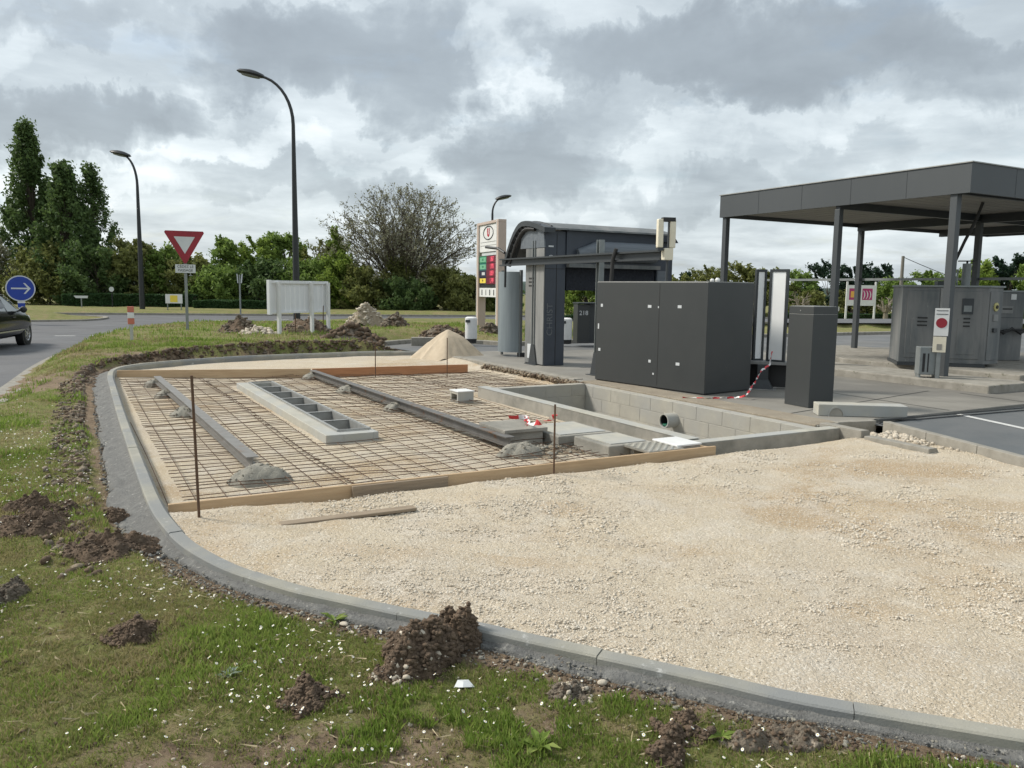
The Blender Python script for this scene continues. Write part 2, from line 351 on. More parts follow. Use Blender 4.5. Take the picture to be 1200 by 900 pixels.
M['grey_panel'] = mat('weathered_grey_panel', (.15,.16,.162), (.105,.115,.118), .6, .2, scale=4, stretch=(2,2,.5), c3=(.20,.20,.195), spots=(.25,.25,.24), spot_scale=6, spot_thr=.66)
M['grey_light'] = mat('pale_grey_door', (.27,.27,.26), (.20,.20,.195), .6, .1, scale=3, stretch=(3,3,.5))
M['tank'] = mat('blue_grey_sheet', (.26,.30,.32), (.21,.245,.265), .5, .3, scale=3, stretch=(4,4,.3))
M['black'] = mat('black_rubber', (.015,.015,.016), (.022,.022,.022), .6)
M['brush'] = mat('dark_brushes', (.012,.014,.02), (.025,.03,.04), .95, scale=18, bump=1., bscale=30)
M['white'] = mat('white_paint', (.74,.74,.73), (.64,.64,.63), .5, scale=4)
M['white_wood'] = mat('white_painted_boards', (.76,.77,.78), (.68,.69,.70), .7, scale=3, stretch=(4,4,.5))
M['opal'] = mat('opal_panel', (.90,.90,.89), (.84,.85,.85), .35)
M['cream'] = mat('cream_plastic', (.74,.69,.56), (.66,.60,.47), .5, scale=5)
M['beige'] = mat('beige_totem_metal', (.50,.40,.34), (.45,.36,.31), .5, scale=2)
M['red'] = mat('sign_red', (.30,.015,.03), (.24,.012,.025), .45)
M['tape_red'] = mat('tape_red', (.62,.04,.05), (.5,.03,.04), .45)
M['tape_white'] = mat('tape_white', (.75,.73,.72), (.65,.63,.62), .45)
M['sign_white'] = mat('sign_white', (.60,.62,.63), (.54,.56,.57), .4)
M['blue'] = mat('sign_blue', (.012,.05,.33), (.01,.04,.28), .4)
M['green'] = mat('fuel_green', (.01,.22,.11), (.01,.18,.09), .5)
M['teal'] = mat('fuel_teal', (.02,.17,.15), (.02,.14,.12), .5)
M['pale_green'] = mat('fuel_pale_green', (.16,.42,.26), (.14,.38,.23), .5)
M['yellow'] = mat('fuel_yellow', (.80,.62,.08), (.74,.56,.06), .5)
M['navy'] = mat('panel_navy', (.02,.022,.05), (.015,.017,.04), .4)
M['maroon'] = mat('led_panel', (.16,.01,.03), (.12,.008,.02), .4)
M['led'] = mat('red_led', (.5,.03,.06), (.5,.03,.06), .4, emit=(1., .16, .22, .55))
M['magenta'] = mat('poster_pink', (.42,.04,.16), (.36,.03,.13), .5)
M['orange'] = mat('poster_orange', (.80,.36,.05), (.75,.45,.10), .5, scale=2)
M['marker_red'] = mat('faded_marker_red', (.55,.17,.11), (.48,.15,.1), .6)
M['plastic_clear'] = mat('milky_plastic', (.45,.45,.41), (.38,.38,.34), .4)
M['lampblack'] = mat('black_pole_paint', (.014,.016,.018), (.02,.022,.024), .4)
M['zinc'] = mat('dull_zinc', (.26,.28,.28), (.2,.215,.215), .5, .4, scale=6)
M['carpaint'] = mat('black_car_paint', (.012,.013,.015), (.014,.015,.017), .12, .2, scale=1, spec=.8)
M['glass'] = mat('tinted_glass', (.10,.12,.125), (.13,.15,.155), .05, .0, scale=1, spec=1.)
M['chrome'] = mat('bright_metal', (.55,.56,.57), (.5,.5,.52), .25, .9)
M['tyre'] = mat('tyre', (.018,.018,.018), (.025,.025,.025), .85)
M['headlamp'] = mat('headlamp_glass', (.60,.58,.52), (.5,.49,.45), .15)
M['greenpvc'] = mat('green_pipe', (.01,.14,.08), (.01,.1,.06), .4)
M['poleconc'] = mat('grey_pole_timber', (.20,.19,.17), (.15,.14,.125), .9, scale=4)
M['bark'] = mat('bark', (.10,.082,.06), (.065,.054,.04), .95, scale=6, stretch=(3,3,.6), bump=.5, bscale=20)
M['bark_pale'] = mat('pale_bark', (.24,.21,.16), (.16,.14,.105), .95, scale=6, bump=.5, bscale=20)
M['leaf_dark'] = leafmat('leaves_dark_green', (0.0476, 0.0816, 0.0306), (0.085, 0.1394, 0.0442), (0.1326, 0.1955, 0.0646), 0.42)
M['leaf_mid'] = leafmat('leaves_mid_green', (0.095, 0.152, 0.038), (0.171, 0.2565, 0.057), (0.247, 0.342, 0.0855), 0.42)
M['leaf_olive'] = leafmat('leaves_olive', (0.1085, 0.1225, 0.0385), (0.175, 0.1925, 0.0578), (0.2537, 0.2712, 0.091), 0.42)
M['leaf_bright'] = leafmat('leaves_spring_green', (0.117, 0.18, 0.0324), (0.198, 0.279, 0.0504), (0.288, 0.378, 0.081), 0.42)
M['leaf_pine'] = leafmat('needles_blue_green', (0.0105, 0.0255, 0.018), (0.0195, 0.045, 0.027), (0.036, 0.069, 0.036), 0.42)
M['leaf_brown'] = leafmat('young_brownish_leaves', (0.1275, 0.1224, 0.085), (0.1955, 0.1955, 0.1275), (0.306, 0.306, 0.204), 0.42)
M['leaf_hedge'] = leafmat('hedge_leaves', (0.0224, 0.0544, 0.0224), (0.0416, 0.0896, 0.032), (0.0672, 0.128, 0.0448), 0.42)
M['blade'] = leafmat('grass_blades', (.12,.19,.03), (.19,.28,.05), (.28,.34,.09), .42)
M['blade_dry'] = leafmat('mossy_dry_grass', (.20,.19,.07), (.28,.25,.11), (.40,.34,.19), .4)
M['blade_moss'] = leafmat('moss_green', (.13,.15,.035), (.20,.215,.06), (.27,.27,.10), .3)
M['daisy'] = mat('daisy_white', (.80,.80,.78), (.74,.74,.72), .7)
M['daisy_eye'] = mat('daisy_yellow', (.70,.50,.05), (.62,.45,.05), .7)
M['weed'] = leafmat('silvery_weed_leaves', (.16,.21,.15), (.22,.27,.20), (.28,.33,.26), .2)

# ------------------------------------------------------------------ ground layout (world metres)
def P2(pts, z=0.): return [tuple(gp(u, v, z)[:2]) for u, v in pts]
def smooth_path(P, n=6):
    P = [np.array(p, float) for p in P]; out = []
    for i in range(len(P)-1):
        p0 = P[max(i-1, 0)]; p1 = P[i]; p2 = P[i+1]; p3 = P[min(i+2, len(P)-1)]
        for k in range(n):
            t = k/n; out.append(.5*((2*p1)+(-p0+p2)*t+(2*p0-5*p1+4*p2-p3)*t*t+(-p0+3*p1-3*p2+p3)*t**3))
    out.append(P[-1]); return [tuple(p) for p in out]
ring_px = [(505,411),(440,411.5),(380,413.5),(300,416.5),(230,420.5),(180,424.5),(150,428),(134,432.5),(130,440),(133,452),(143,484),(154,515),(167,549),(183,588),(198,611),(222,635),(262,658),
           (304,674),(350,688),(400,699),(480,716),(555,731),(640,750),(750,773),(850,795),(950,817),(1200,859)]
ring = smooth_path(P2(ring_px, .16), 6)
e0 = np.array(ring[-1]); e1 = np.array(ring[-8]); ed = (e0-e1)/np.linalg.norm(e0-e1)
ring += [tuple(e0+ed*k) for k in (1., 2.5, 5.)]
KW = .055
pk = [tuple(L(8.62,6.15)[:2]), tuple(gp(1200,537,.15)[:2])]; pk.append((pk[1][0]+.32, pk[1][1]-2.6)); pk.append((pk[2][0]+.6, pk[2][1]-4))
grav = ring + [pk[3], pk[2], pk[1], pk[0]] + [tuple(L(a, c)[:2]) for a, c in ((8.6,6.5),(7.72,6.5),(7.68,17.6))]
road_near_px = [(-260,600),(-60,488),(0,456),(36,431),(66,416),(105,403.5),(150,394),(220,386),(300,381),(400,378),(520,377),(700,377),(900,378)]
road_near = P2(road_near_px); road_far = P2([(900,373.5),(700,371.8),(520,371),(300,370),(200,369.3),(150,369),(60,368.6),(-300,366)])
road = road_near + [(road_near[-1][0]+60, road_near[-1][1]+12)] + [(road_far[0][0]+60, road_far[0][1]+20)] + road_far + [(-60,40),(-60,4)]
island = smooth_path(P2([(-420,380),(-150,379),(0,377.5),(60,377),(105,376),(127,373.2),(100,371.2),(0,370),(-200,369.4)]), 5)
fore = P2([(440,406),(486,401.5),(560,403),(600,406),(655,402.5),(760,400),(920,394.5),(1100,390.5),(1300,390)], .1) + [(60,36),(60,-6),(pk[3][0]+.1,-6), pk[3], pk[2], pk[1], pk[0]] + [tuple(L(a, c)[:2]) for a, c in ((8.6,6.45),(7.75,6.45),(7.68,17.6))]+[tuple(gp(505,411,.16)[:2])]
PIT = (5.62, 7.66, 6.2, 11.25)          # a0 a1 c0 c1 of the pit walls' middle
road_l = [(x, y) for x, y in road]

def Hg(x, y, detail=True):
    x = np.asarray(x, float); y = np.asarray(y, float)
    dk = sdist(x, y, grav); dr = sdist(x, y, road_l); di = sdist(x, y, island); df = sdist(x, y, fore)
    far = ss(y, 12, 19)*ss(-x, -2, 3)
    v = .10 + .30*far*(1-ss(y, 27, 34)*.6)
    v = v*ss(dr, -.05, .9)*ss(df, -.1, 1.4)
    z = v + (fbm(x*.9, y*.9, 4)-.5)*.10*ss(dr, 0, .6)*ss(dk, .1, .7)
    if detail: z = z + ((fbm(x*5, y*5, 4, .6)-.5)*.075)*ss(dk, .2, .5)*(1-ss(y, 15, 25))
    tw = .13 + .20*ss(y, 4.2, 6.)*ss(-x, 1.2, 2.6) + .05*far      # width of the trench beside the kerb
    cut = ss(dk, tw, tw+.12)
    fl = .045 + .055*(1-ss(y, 3.6, 5.5)); z = np.where(dk > 0, z*cut + fl*(1-cut), z)
    z = np.where(dk < .0, -.14, z)
    z = np.where((df < .05), -.06, z); z = np.where(dr < .03, -.05, z)
    z = np.where(di < 0, -.02 + .68*ss(-di, .0, 5.5) + .05*ss(-di, 0, .15) + (fbm(x, y, 3)-.5)*.08, z)
    slope = ss(x, 0, 12)*np.clip(y-36, 0, 62)*.037
    z = z - np.where(df > 0, slope*(dr > 0), 0)*(df > 0)
    a, c = toL(x, y)
    pit = (a > PIT[0]) & (a < PIT[1]) & (c > PIT[2]) & (c < PIT[3])
    return np.where(pit, -.8, z)
def bare(x, y):
    dk = sdist(x, y, grav); dr = sdist(x, y, road_l)
    b = (fbm(x*.8+3, y*.8+9, 5, .6)-.5)*2.0 + .10
    b = b + .55*np.exp(-((x+8.6)/2.2)**2-((y-12.5)/4.)**2) + .4*np.exp(-((x+5.2)/1.3)**2-((y-7.2)/1.)**2)
    b = b + .9*(1-ss(dk, .14+.12*ss(y, 4, 6), .30+.2*ss(y, 4, 6))) + .5*(1-ss(dr, 0, .35))*(y < 25)
    b = b - .30*ss(y, 14, 20) - .28*np.exp(-((x+4.6)/1.0)**2-((y-8.)/1.6)**2)
    b = b + .35*np.exp(-((x-1.3)/.9)**2-((y-2.75)/.3)**2) + .25*np.exp(-((x+.1)/.5)**2-((y-3.5)/.3)**2)
    return np.clip(b, 0, 1)

def lines(segs, g=1.13, far=3000):
    out = [segs[0][0]]
    for a, b, s in segs:
        n = max(1, int(round((b-a)/s))); out += list(np.linspace(a, b, n+1)[1:])
    s = segs[-1][2]; x = out[-1]
    while x < far: s *= g; x += s; out.append(x)
    s = segs[0][2]; x = out[0]; pre = []
    while x > -far: s *= g; x -= s; pre.append(x)
    return np.array(pre[::-1]+out)
gx = lines([(-30,-14,.5),(-14,-6,.2),(-6,3.5,.09),(3.5,12,.35)]); gy = lines([(1.2,7.5,.09),(7.5,13,.16),(13,27,.22),(27,62,.6)])
X, Y = np.meshgrid(gx, gy, indexing='ij'); Z = Hg(X.ravel(), Y.ravel())
nx, ny = len(gx), len(gy); I = np.arange(nx*ny).reshape(nx, ny)
F = np.stack([I[:-1,:-1], I[1:,:-1], I[1:,1:], I[:-1,1:]], -1).reshape(-1, 4)
me = np_mesh('ground', np.stack([X.ravel(), Y.ravel(), Z], 1), F, M['ground'], True)
at_ = me.attributes.new('bare', 'FLOAT', 'POINT'); at_.data.foreach_set('value', bare(X.ravel(), Y.ravel()).astype(np.float32))
tag(link('ground', me), kind='structure')

# gravel bed with the pit cut out of it
def Hv(a, c):
    x, y = a*cA-c*sA, a*sA+c*cA
    dk, _, _ = near_line(x, y, ring, False)
    front = 1-ss(c, 5.94, 5.97)
    z = .075 + .055*(1-ss(dk, .1, 1.6)); z = z*front
    z = np.where((c > 6.5) & (a > 7.4), z+.07*ss(a, 7.35, 7.68), z) + .05*ss(c, 15.1, 16.)
    z = z + (fbm(x*1.3, y*1.3, 4)-.5)*.06*(.4+.6*front) + (fbm(x*2.2+y*.6, y*7-x*1.2, 3)-.5)*.02*front + (fbm(x*5.5, y*5.5, 3)-.5)*.018*front + (fbm(x*16, y*16, 2)-.5)*.012*front*ss(9-y, 0, 3)
    return z
ga = np.unique(np.round(np.concatenate([np.arange(-4.2, 12.6, .07), PIT[:2], (2.56, 2.92)]), 4)); gc = np.unique(np.round(np.concatenate([np.arange(-4.2, 19.5, .07), PIT[2:]]), 4))
A_, C_ = np.meshgrid(ga, gc, indexing='ij'); a_, c_ = A_.ravel(), C_.ravel(); x_, y_ = a_*cA-c_*sA, a_*sA+c_*cA
ins = inpoly(x_, y_, grav).reshape(A_.shape)
cell = ins[:-1,:-1] | ins[1:,:-1] | ins[1:,1:] | ins[:-1,1:]
ma, mc = (A_[:-1,:-1]+A_[1:,1:])/2, (C_[:-1,:-1]+C_[1:,1:])/2
cell &= ~((ma > PIT[0]) & (ma < PIT[1]) & (mc > PIT[2]) & (mc < PIT[3]))
cell &= ~((ma > 2.56) & (ma < 2.92) & (mc > 8.65) & (mc < 13.6))
d_, bx_, by_ = near_line(x_, y_, grav); outm = ~ins.ravel(); x2, y2 = np.where(outm, bx_, x_), np.where(outm, by_, y_)
Zv = Hv(*toL(x2, y2)); I = np.arange(a_.size).reshape(A_.shape)
F = np.stack([I[:-1,:-1], I[1:,:-1], I[1:,1:], I[:-1,1:]], -1)[cell]
us, inv = np.unique(F, return_inverse=True); V = np.stack([x2, y2, Zv], 1)[us]
tag(link('gravel_bed', np_mesh('gravel_bed', V, inv.reshape(F.shape), M['gravel'], True)), kind='structure')

def sheet(name, poly, z, mt, kind='structure'):
    o = MB().add([(x, y, z) for x, y in poly], [tuple(range(len(poly)))]).build(name, mt); return tag(o, kind=kind) if kind else o
sheet('road', road, 0., M['asphalt'])
def lp(*ac): return [tuple(L(a, c)[:2]) for a, c in ac]
sheet('car_park', fore, .10, M['asphalt2'])
# forecourt slab: real 4 cm step over the car park
def slab(name, poly, z0, z1, mt, bevel=.01):
    o = MB().prism(poly[::-1] if sum((poly[i-1][0]*poly[i][1]-poly[i][0]*poly[i-1][1]) for i in range(len(poly))) < 0 else poly, z0, z1).build(name, mt, bevel=bevel); return tag(o, kind='structure')
slab('forecourt', lp((7.72,6.42),(12.2,6.45),(14.2,7.2),(23,7.2),(23,15.2),(15.2,15.6),(13.2,17.2),(9.2,17.9),(7.70,17.5)), .02, .14, M['slab'])
slab('forecourt_edge', lp((7.66,11.6),(7.86,11.6),(7.86,17.4),(7.66,17.4)), .0, .155, M['old_kerb'])
slab('dusty_strip', lp((7.705,6.44),(8.15,6.48),(8.22,11.4),(7.705,11.4)), .02, .146, M['dust'])
sheet('car_park_repair', [pk[0], pk[1], pk[2], pk[3], (pk[3][0]+8, pk[3][1])] + lp((15.5,6.0),(12.2,6.38),(8.75,6.38)), .112, M['asphalt3'])
ms = MB()
for (u0, v0, u1, v1, ww) in [(1120,485,1240,511,.10)]:
    p, q = gp(u0, v0, .112), gp(u1, v1, .112); d = (q-p).normalized(); n_ = Vector((-d.y, d.x, 0))*ww/2
    ms.add([(p-n_)+Vector((0,0,.004)), (q-n_)+Vector((0,0,.004)), (q+n_)+Vector((0,0,.004)), (p+n_)+Vector((0,0,.004))], [(0,1,2,3)])
tag(ms.build('parking_line', M['white_paint']), kind='structure')
# joints in the forecourt slab
mj = MB()
for a0, c0, a1, c1 in [(8.0,7.2,12.2,8.0),(10.4,6.5,10.6,11.5),(9.4,11.2,16,11.4),(9.0,13.4,14,13.7),(12.3,6.5,12.4,7.6)]:
    p, q = L(a0, c0, .1425), L(a1, c1, .1425); d = (q-p).normalized(); n_ = Vector((-d.y, d.x, 0))*.012
    mj.add([p-n_, q-n_, q+n_, p+n_], [(0,1,2,3)])
tag(mj.build('slab_joint', M['black']), kind='structure')
# black bitumen strip where slab and repaired asphalt meet
mb_ = MB(); p, q = L(8.7,6.36,.15), L(14.,6.05,.15); mb_.bar(p, q, .07, .016); tag(mb_.build('bitumen_joint', M['charcoal']), kind='structure')
md_ = MB()
for u, v, hw in [(76,393.5,12),(114,393,9),(-20,394,13),(150,390.5,7),(260,375.5,8),(330,374.6,8),(420,374,8)]:
    p, q = gp(u-hw, v, .004), gp(u+hw, v, .004); yy_ = .085 if v > 385 else .12
    md_.add([p+Vector((0,-yy_,0)), q+Vector((0,-yy_,0)), q+Vector((0,yy_,0)), p+Vector((0,yy_,0))], [(0,1,2,3)])
tag(md_.build('lane_marking', M['white_paint']), kind='structure')

def sweep(name, path, prof, mt, noise=0., closed=False, smooth=False, kind='structure', joints=0.):
    P = [np.array(p, float) for p in path]; n = len(P); V = []; s_acc = 0; k = len(prof)
    for i, p in enumerate(P):
        a = P[i-1] if (i or closed) else P[i]; b = P[(i+1) % n] if (i < n-1 or closed) else P[i]
        d = b-a; d /= np.linalg.norm(d)+1e-9; nn = np.array([d[1], -d[0]])   # right-hand side of travel
        for j, (o, z) in enumerate(prof):
            e = (fbm(p[0]*6+j*7, p[1]*6+j*3, 3)-.5)*noise if noise and 0 < j else 0
            q = p+nn*(o+e*1.2); V.append((q[0], q[1], z+e))
    F = []
    for i in range(n if closed else n-1):
        for j in range(k-1):
            a, b = i*k+j, ((i+1) % n)*k+j; F.append((a, b, b+1, a+1))
    me = bpy.data.meshes.new(name); me.from_pydata(V, [], F); me.materials.append(mt)
    if smooth: me.shade_smooth()
    return tag(link(name, me), kind=kind)
def resample(P, s):
    P = np.array(P, float); d = np.r_[0, np.cumsum(np.hypot(*np.diff(P, axis=0).T))]; n = max(2, int(d[-1]/s)+1); t = np.linspace(0, d[-1], n)
    return np.stack([np.interp(t, d, P[:,0]), np.interp(t, d, P[:,1])], 1)
# new kerb: individual stones butted with thin joints, slight height differences
kp = resample(ring, .05); V = []; F = []; per = 20; tot = len(kp)
prof = [(-KW,-.06),(-KW,.152),(-KW+.008,.16),(KW-.03,.16),(KW,.125),(KW,-.06)]
i = 0; nk = 0
while i < tot-1:
    j = min(i+per, tot-1); jit = (rs.rand()-.5)*.006; b = len(V); seg_ = kp[i:j+1]
    for t in range(len(seg_)):
        gi = i+t; d = kp[min(gi+1, tot-1)]-kp[max(gi-1, 0)]; d = d/np.linalg.norm(d); nn = np.array([d[1], -d[0]]); p = seg_[t].copy()
        if t == 0: p = p+d*.0015
        if t == len(seg_)-1: p = p-d*.0015
        for o, z in prof: V.append((p[0]-nn[0]*o, p[1]-nn[1]*o, z+(jit if z > 0 else 0)))
    k = len(prof)
    for t in range(len(seg_)-1):
        for q in range(k-1): F.append((b+t*k+q, b+t*k+q+1, b+(t+1)*k+q+1, b+(t+1)*k+q))
    F.append(tuple(b+q for q in range(k))[::-1]); F.append(tuple(b+(len(seg_)-1)*k+q for q in range(k))); i = j
me = bpy.data.meshes.new('kerb'); me.from_pydata(V, [], F); me.materials.append(M['kerb']); me.update(); tag(link('kerb', me), kind='structure')

# mortar haunch outside the new kerb, ragged edge
hp = resample(ring, .06); V = []; F = []
dist0 = np.r_[0, np.cumsum(np.hypot(*np.diff(hp, axis=0).T))]; k = 9
for i, p in enumerate(hp):
    a, b = hp[max(i-1, 0)], hp[min(i+1, len(hp)-1)]; d = (b-a)/np.linalg.norm(b-a); nn = np.array([-d[1], d[0]])*-1
    if inpoly(np.array([p[0]+nn[0]*.2]), np.array([p[1]+nn[1]*.2]), grav)[0]: nn = -nn
    wd = .075 + .19*float(ss(p[1], 4., 6.)*ss(-p[0], 1.1, 2.6)) + float(fbm(dist0[i]*1.3, 2., 4)-.5)*.12
    for j in range(k):
        t = j/(k-1); x, y = p+nn*(KW-.01+wd*t)
        fl_ = .045+.055*(1-float(ss(y, 3.6, 5.5)))+.014; z = .128+(fl_-.128)*t**.7 + float(fbm(x*14, y*14, 4)-.5)*.075*min(1, t*3)*(1-.5*t); z = z if j < k-1 else -.03
        V.append((x, y, z))
for i in range(len(hp)-1):
    for j in range(k-1): a = i*k+j; F.append((a, a+k, a+k+1, a+1))
tag(link('mortar_haunch', np_mesh('mortar_haunch', np.array(V), np.array(F), M['mortar'], True)), kind='structure')
# gutter and road kerbs
gut = resample(smooth_path(road_near[1:8], 8), .3)
sweep('gutter', gut, [(-.02,-.03),(-.02,.012),(.16,.004),(.30,.012),(.30,.03),(.42,.035),(.42,-.05)], M['old_kerb'], .006)
sweep('gutter', resample(smooth_path(road_near[7:], 4), 1.), [(-.02,-.03),(-.02,.05),(.14,.05),(.14,-.05)], M['old_kerb'])
sweep('road_kerb', resample(road_far, 1.5)[::-1], [(-.02,-.05),(-.02,.11),(.14,.11),(.14,-.05)][::1], M['old_kerb'])
sweep('island_kerb', resample(island, .8), [(-.16,-.05),(-.16,.08),(.02,.08),(.02,-.05)], M['old_kerb'])
ck = resample(P2([(440,406),(486,401.5),(560,403),(600,406),(655,402.5),(760,400),(920,394.5),(1100,390.5),(1300,390)], .1), 1.)
sweep('car_park_kerb', ck[::-1], [(-.02,.0),(-.02,.20),(.0,.215),(.15,.215),(.15,-.1)], M['old_kerb'])

# ------------------------------------------------------------------ loose lumps, heaps, stones
def _ico():
    t = (1+5**.5)/2; v = np.array([(-1,t,0),(1,t,0),(-1,-t,0),(1,-t,0),(0,-1,t),(0,1,t),(0,-1,-t),(0,1,-t),(t,0,-1),(t,0,1),(-t,0,-1),(-t,0,1)], float)
    f = np.array([(0,11,5),(0,5,1),(0,1,7),(0,7,10),(0,10,11),(1,5,9),(5,11,4),(11,10,2),(10,7,6),(7,1,8),(3,9,4),(3,4,2),(3,2,6),(3,6,8),(3,8,9),(4,9,5),(2,4,11),(6,2,10),(8,6,7),(9,8,1)])
    return v/np.linalg.norm(v[0]), f
ICO = _ico()
def lumps(pos, size, flat=.7, rough=.28, seed=1):
    r = np.random.RandomState(seed); n = len(pos); v, f = ICO
    V = np.repeat(v[None], n, 0)*(1+rough*(r.rand(n, 12, 1)*2-1)); V = V*(.65+.7*r.rand(n, 1, 3)); V[:, :, 2] *= flat
    t = r.rand(n)*6.28; c, s = np.cos(t)[:, None], np.sin(t)[:, None]; X = V[:, :, 0]*c-V[:, :, 1]*s; Y = V[:, :, 0]*s+V[:, :, 1]*c; V[:, :, 0] = X; V[:, :, 1] = Y
    V = V*np.asarray(size)[:, None, None]+np.asarray(pos)[:, None, :]
    F = f[None]+(np.arange(n)*12)[:, None, None]; return V.reshape(-1, 3), F.reshape(-1, 3)
def heap_mesh(name, rx, ry, h, mt, nclod=150, cs=(.02,.07), rough=.35, seed=1, peak=1.3, res=40, mt2=None, sharp=4., flatcl=.75, smooth=True, stones=0, stmat=None):
    off = seed*13.7; g = np.linspace(-1, 1, res+1); U, W = np.meshgrid(g, g, indexing='ij'); u, v = U.ravel(), W.ravel()
    r = np.hypot(u, v); th = np.arctan2(v, u); r_e = r/(1+.30*(fbm(np.cos(th)*1.5+off, np.sin(th)*1.5+off, 3)-.5)*2)
    z = h*np.clip(1-r_e**peak, 0, 1)**(1.15 if peak < 1.6 else 1); z = z*(1+rough*2*(fbm(u*sharp+off, v*sharp+off, 4)-.5)) - .05*np.clip(r_e-.9, 0, 1)*8
    z = z + (fbm(u*rx*14+off, v*ry*14+off, 3)-.5)*rough*.12*(r_e < 1.0)
    V = np.stack([u*rx, v*ry, z], 1); I = np.arange((res+1)**2).reshape(res+1, res+1)
    F = np.stack([I[:-1,:-1], I[1:,:-1], I[1:,1:], I[:-1,1:]], -1).reshape(-1, 4)
    k = (r_e[F].min(1) < 1.05); F = F[k]; T1 = np.concatenate([F[:, :3], F[:, [0,2,3]]]); mi = [np.zeros(len(T1), int)]; Vs = [V]; Fs = [T1]; b = len(V)
    rr = np.random.RandomState(seed)
    def scat(n, sizes, m, sd):
        nonlocal b
        q = rr.rand(n)**.6*1.02; t = rr.rand(n)*6.283; x, y = q*np.cos(t), q*np.sin(t)
        s = sizes[0]+(sizes[1]-sizes[0])*rr.rand(n)**2.5
        i = np.clip(((x+1)/2*res).round().astype(int), 0, res); j = np.clip(((y+1)/2*res).round().astype(int), 0, res)
        zz = np.maximum(z.reshape(res+1, res+1)[i, j], 0)+s*.25
        v2, f2 = lumps(np.stack([x*rx, y*ry, zz], 1), s, flatcl, .45, sd); Vs.append(v2); Fs.append(f2+b); b += len(v2); mi.append(np.full(len(f2), m))
    if nclod: scat(nclod, cs, 1 if mt2 else 0, seed+5)
    mts = [mt]+([mt2] if mt2 else [])
    if stones: scat(stones, (.004, .016), len(mts), seed+9); mts.append(stmat)
    return np_mesh(name, np.concatenate(Vs), np.concatenate(Fs), mts, smooth if nclod < 100 else False, np.concatenate(mi))
def gz(x, y): return float(Hg(np.array([x]), np.array([y]))[0])
def heap(name, label, cat, xy, rx, ry, h, mt, group=None, yaw=0, z=None, dz=-.01, **k):
    me = heap_mesh(name, rx, ry, h, mt, **k); zz = gz(*xy) if z is None else z
    return tag(link(name, me, None, (xy[0], xy[1], zz+dz), yaw), label, cat, group)

# ------------------------------------------------------------------ wash bay foundation
pt = thing('block_pit', 'rectangular pit of grey concrete blocks sunk beside the dark cabinet', 'pit', L(6.6,8.7,0), PHI)
def blockwall(name, x0, x1, y0, y1, zt, along, parent, courses=3, seed=0):
    mb = MB(); zb = zt-courses*.2
    ax0, ax1 = (x0, x1) if along == 'x' else (y0, y1)
    ins_ = .004
    mb.box(x0+ins_, x1-ins_, y0+ins_, y1-ins_, zb+.006, zt-.014)
    for c in range(courses):
        p = ax0 - (.25 if c % 2 else 0)
        while p < ax1-.02:
            q0, q1 = max(p, ax0)+.004, min(p+.5, ax1)-.004
            if q1-q0 > .03:
                if along == 'x': mb.box(q0, q1, y0, y1, zt-(c+1)*.2+.004, zt-c*.2-.004)
                else: mb.box(x0, x1, q0, q1, zt-(c+1)*.2+.004, zt-c*.2-.004)
            p += .5
    return mb.build(name, M['block'], parent, bevel=.003, seg=1)
ox, oy = 6.6, 8.7   # pit frame: local x = a-6.6, y = c-8.7
blockwall('block_wall', 7.52-ox, 7.70-ox, 6.30-oy, 11.18-oy, .125, 'y', pt)
blockwall('block_wall', 5.74-ox, 7.52-ox, 11.02-oy, 11.18-oy, .145, 'x', pt)
mb = MB(); mb.box(5.58-ox, 5.74-ox, 6.28-oy, 11.18-oy, -.5, .165); mb.build('rendered_wall', M['dark_precast'], pt, bevel=.01)
mb = MB(); mb.box(5.575-ox, 5.745-ox, 6.275-oy, 11.185-oy, .1655, .172); mb.build('coping', M['precast'], pt)
mb = MB(); mb.box(5.60-ox, 7.74-ox, 6.12-oy, 6.272-oy, -.5, .150); o = mb.build('front_wall', M['dark_precast'], pt, bevel=.008)
mb = MB(); mb.box(5.605-ox, 7.735-ox, 6.125-oy, 6.27-oy, .1505, .156); mb.build('coping', M['precast'], pt)
tag(MB().prism([tuple(p) for p in lp((5.74,6.27),(7.52,6.27),(7.52,11.02),(5.74,11.02))], -.5, -.43).build('pit_floor', M['dark_precast']), kind='structure')
pp = thing('drain_pipe', 'grey drain pipe end with a green liner sticking out of the pit wall', 'pipe', L(7.36,8.75,-.13), PHI)
def ringpipe(r0, r1, x0, x1, n=24):
    mb = MB(); V = []
    for x, r in ((x0, r0), (x1, r0), (x1, r1), (x0, r1)):
        for k in range(n): t = 2*math.pi*k/n; V.append((x, r*math.cos(t), r*math.sin(t)))
    F = []
    for s in range(4):
        for k in range(n): a, b = s*n+k, s*n+(k+1) % n; c, d = ((s+1) % 4)*n+(k+1) % n, ((s+1) % 4)*n+k; F.append((a, b, c, d))
    return mb.add(V, F)
ringpipe(.105, .088, -.04, .16).build('pipe_collar', M['precast'], pp, smooth=True)
ringpipe(.0865, .080, -.02, .16).build('pipe_liner', M['black'], pp, smooth=True)
mb = MB(); mb.box(-.03, .1, -.05, .04, -.078, -.045); mb.build('green_insert', M['greenpvc'], pp, bevel=.01)

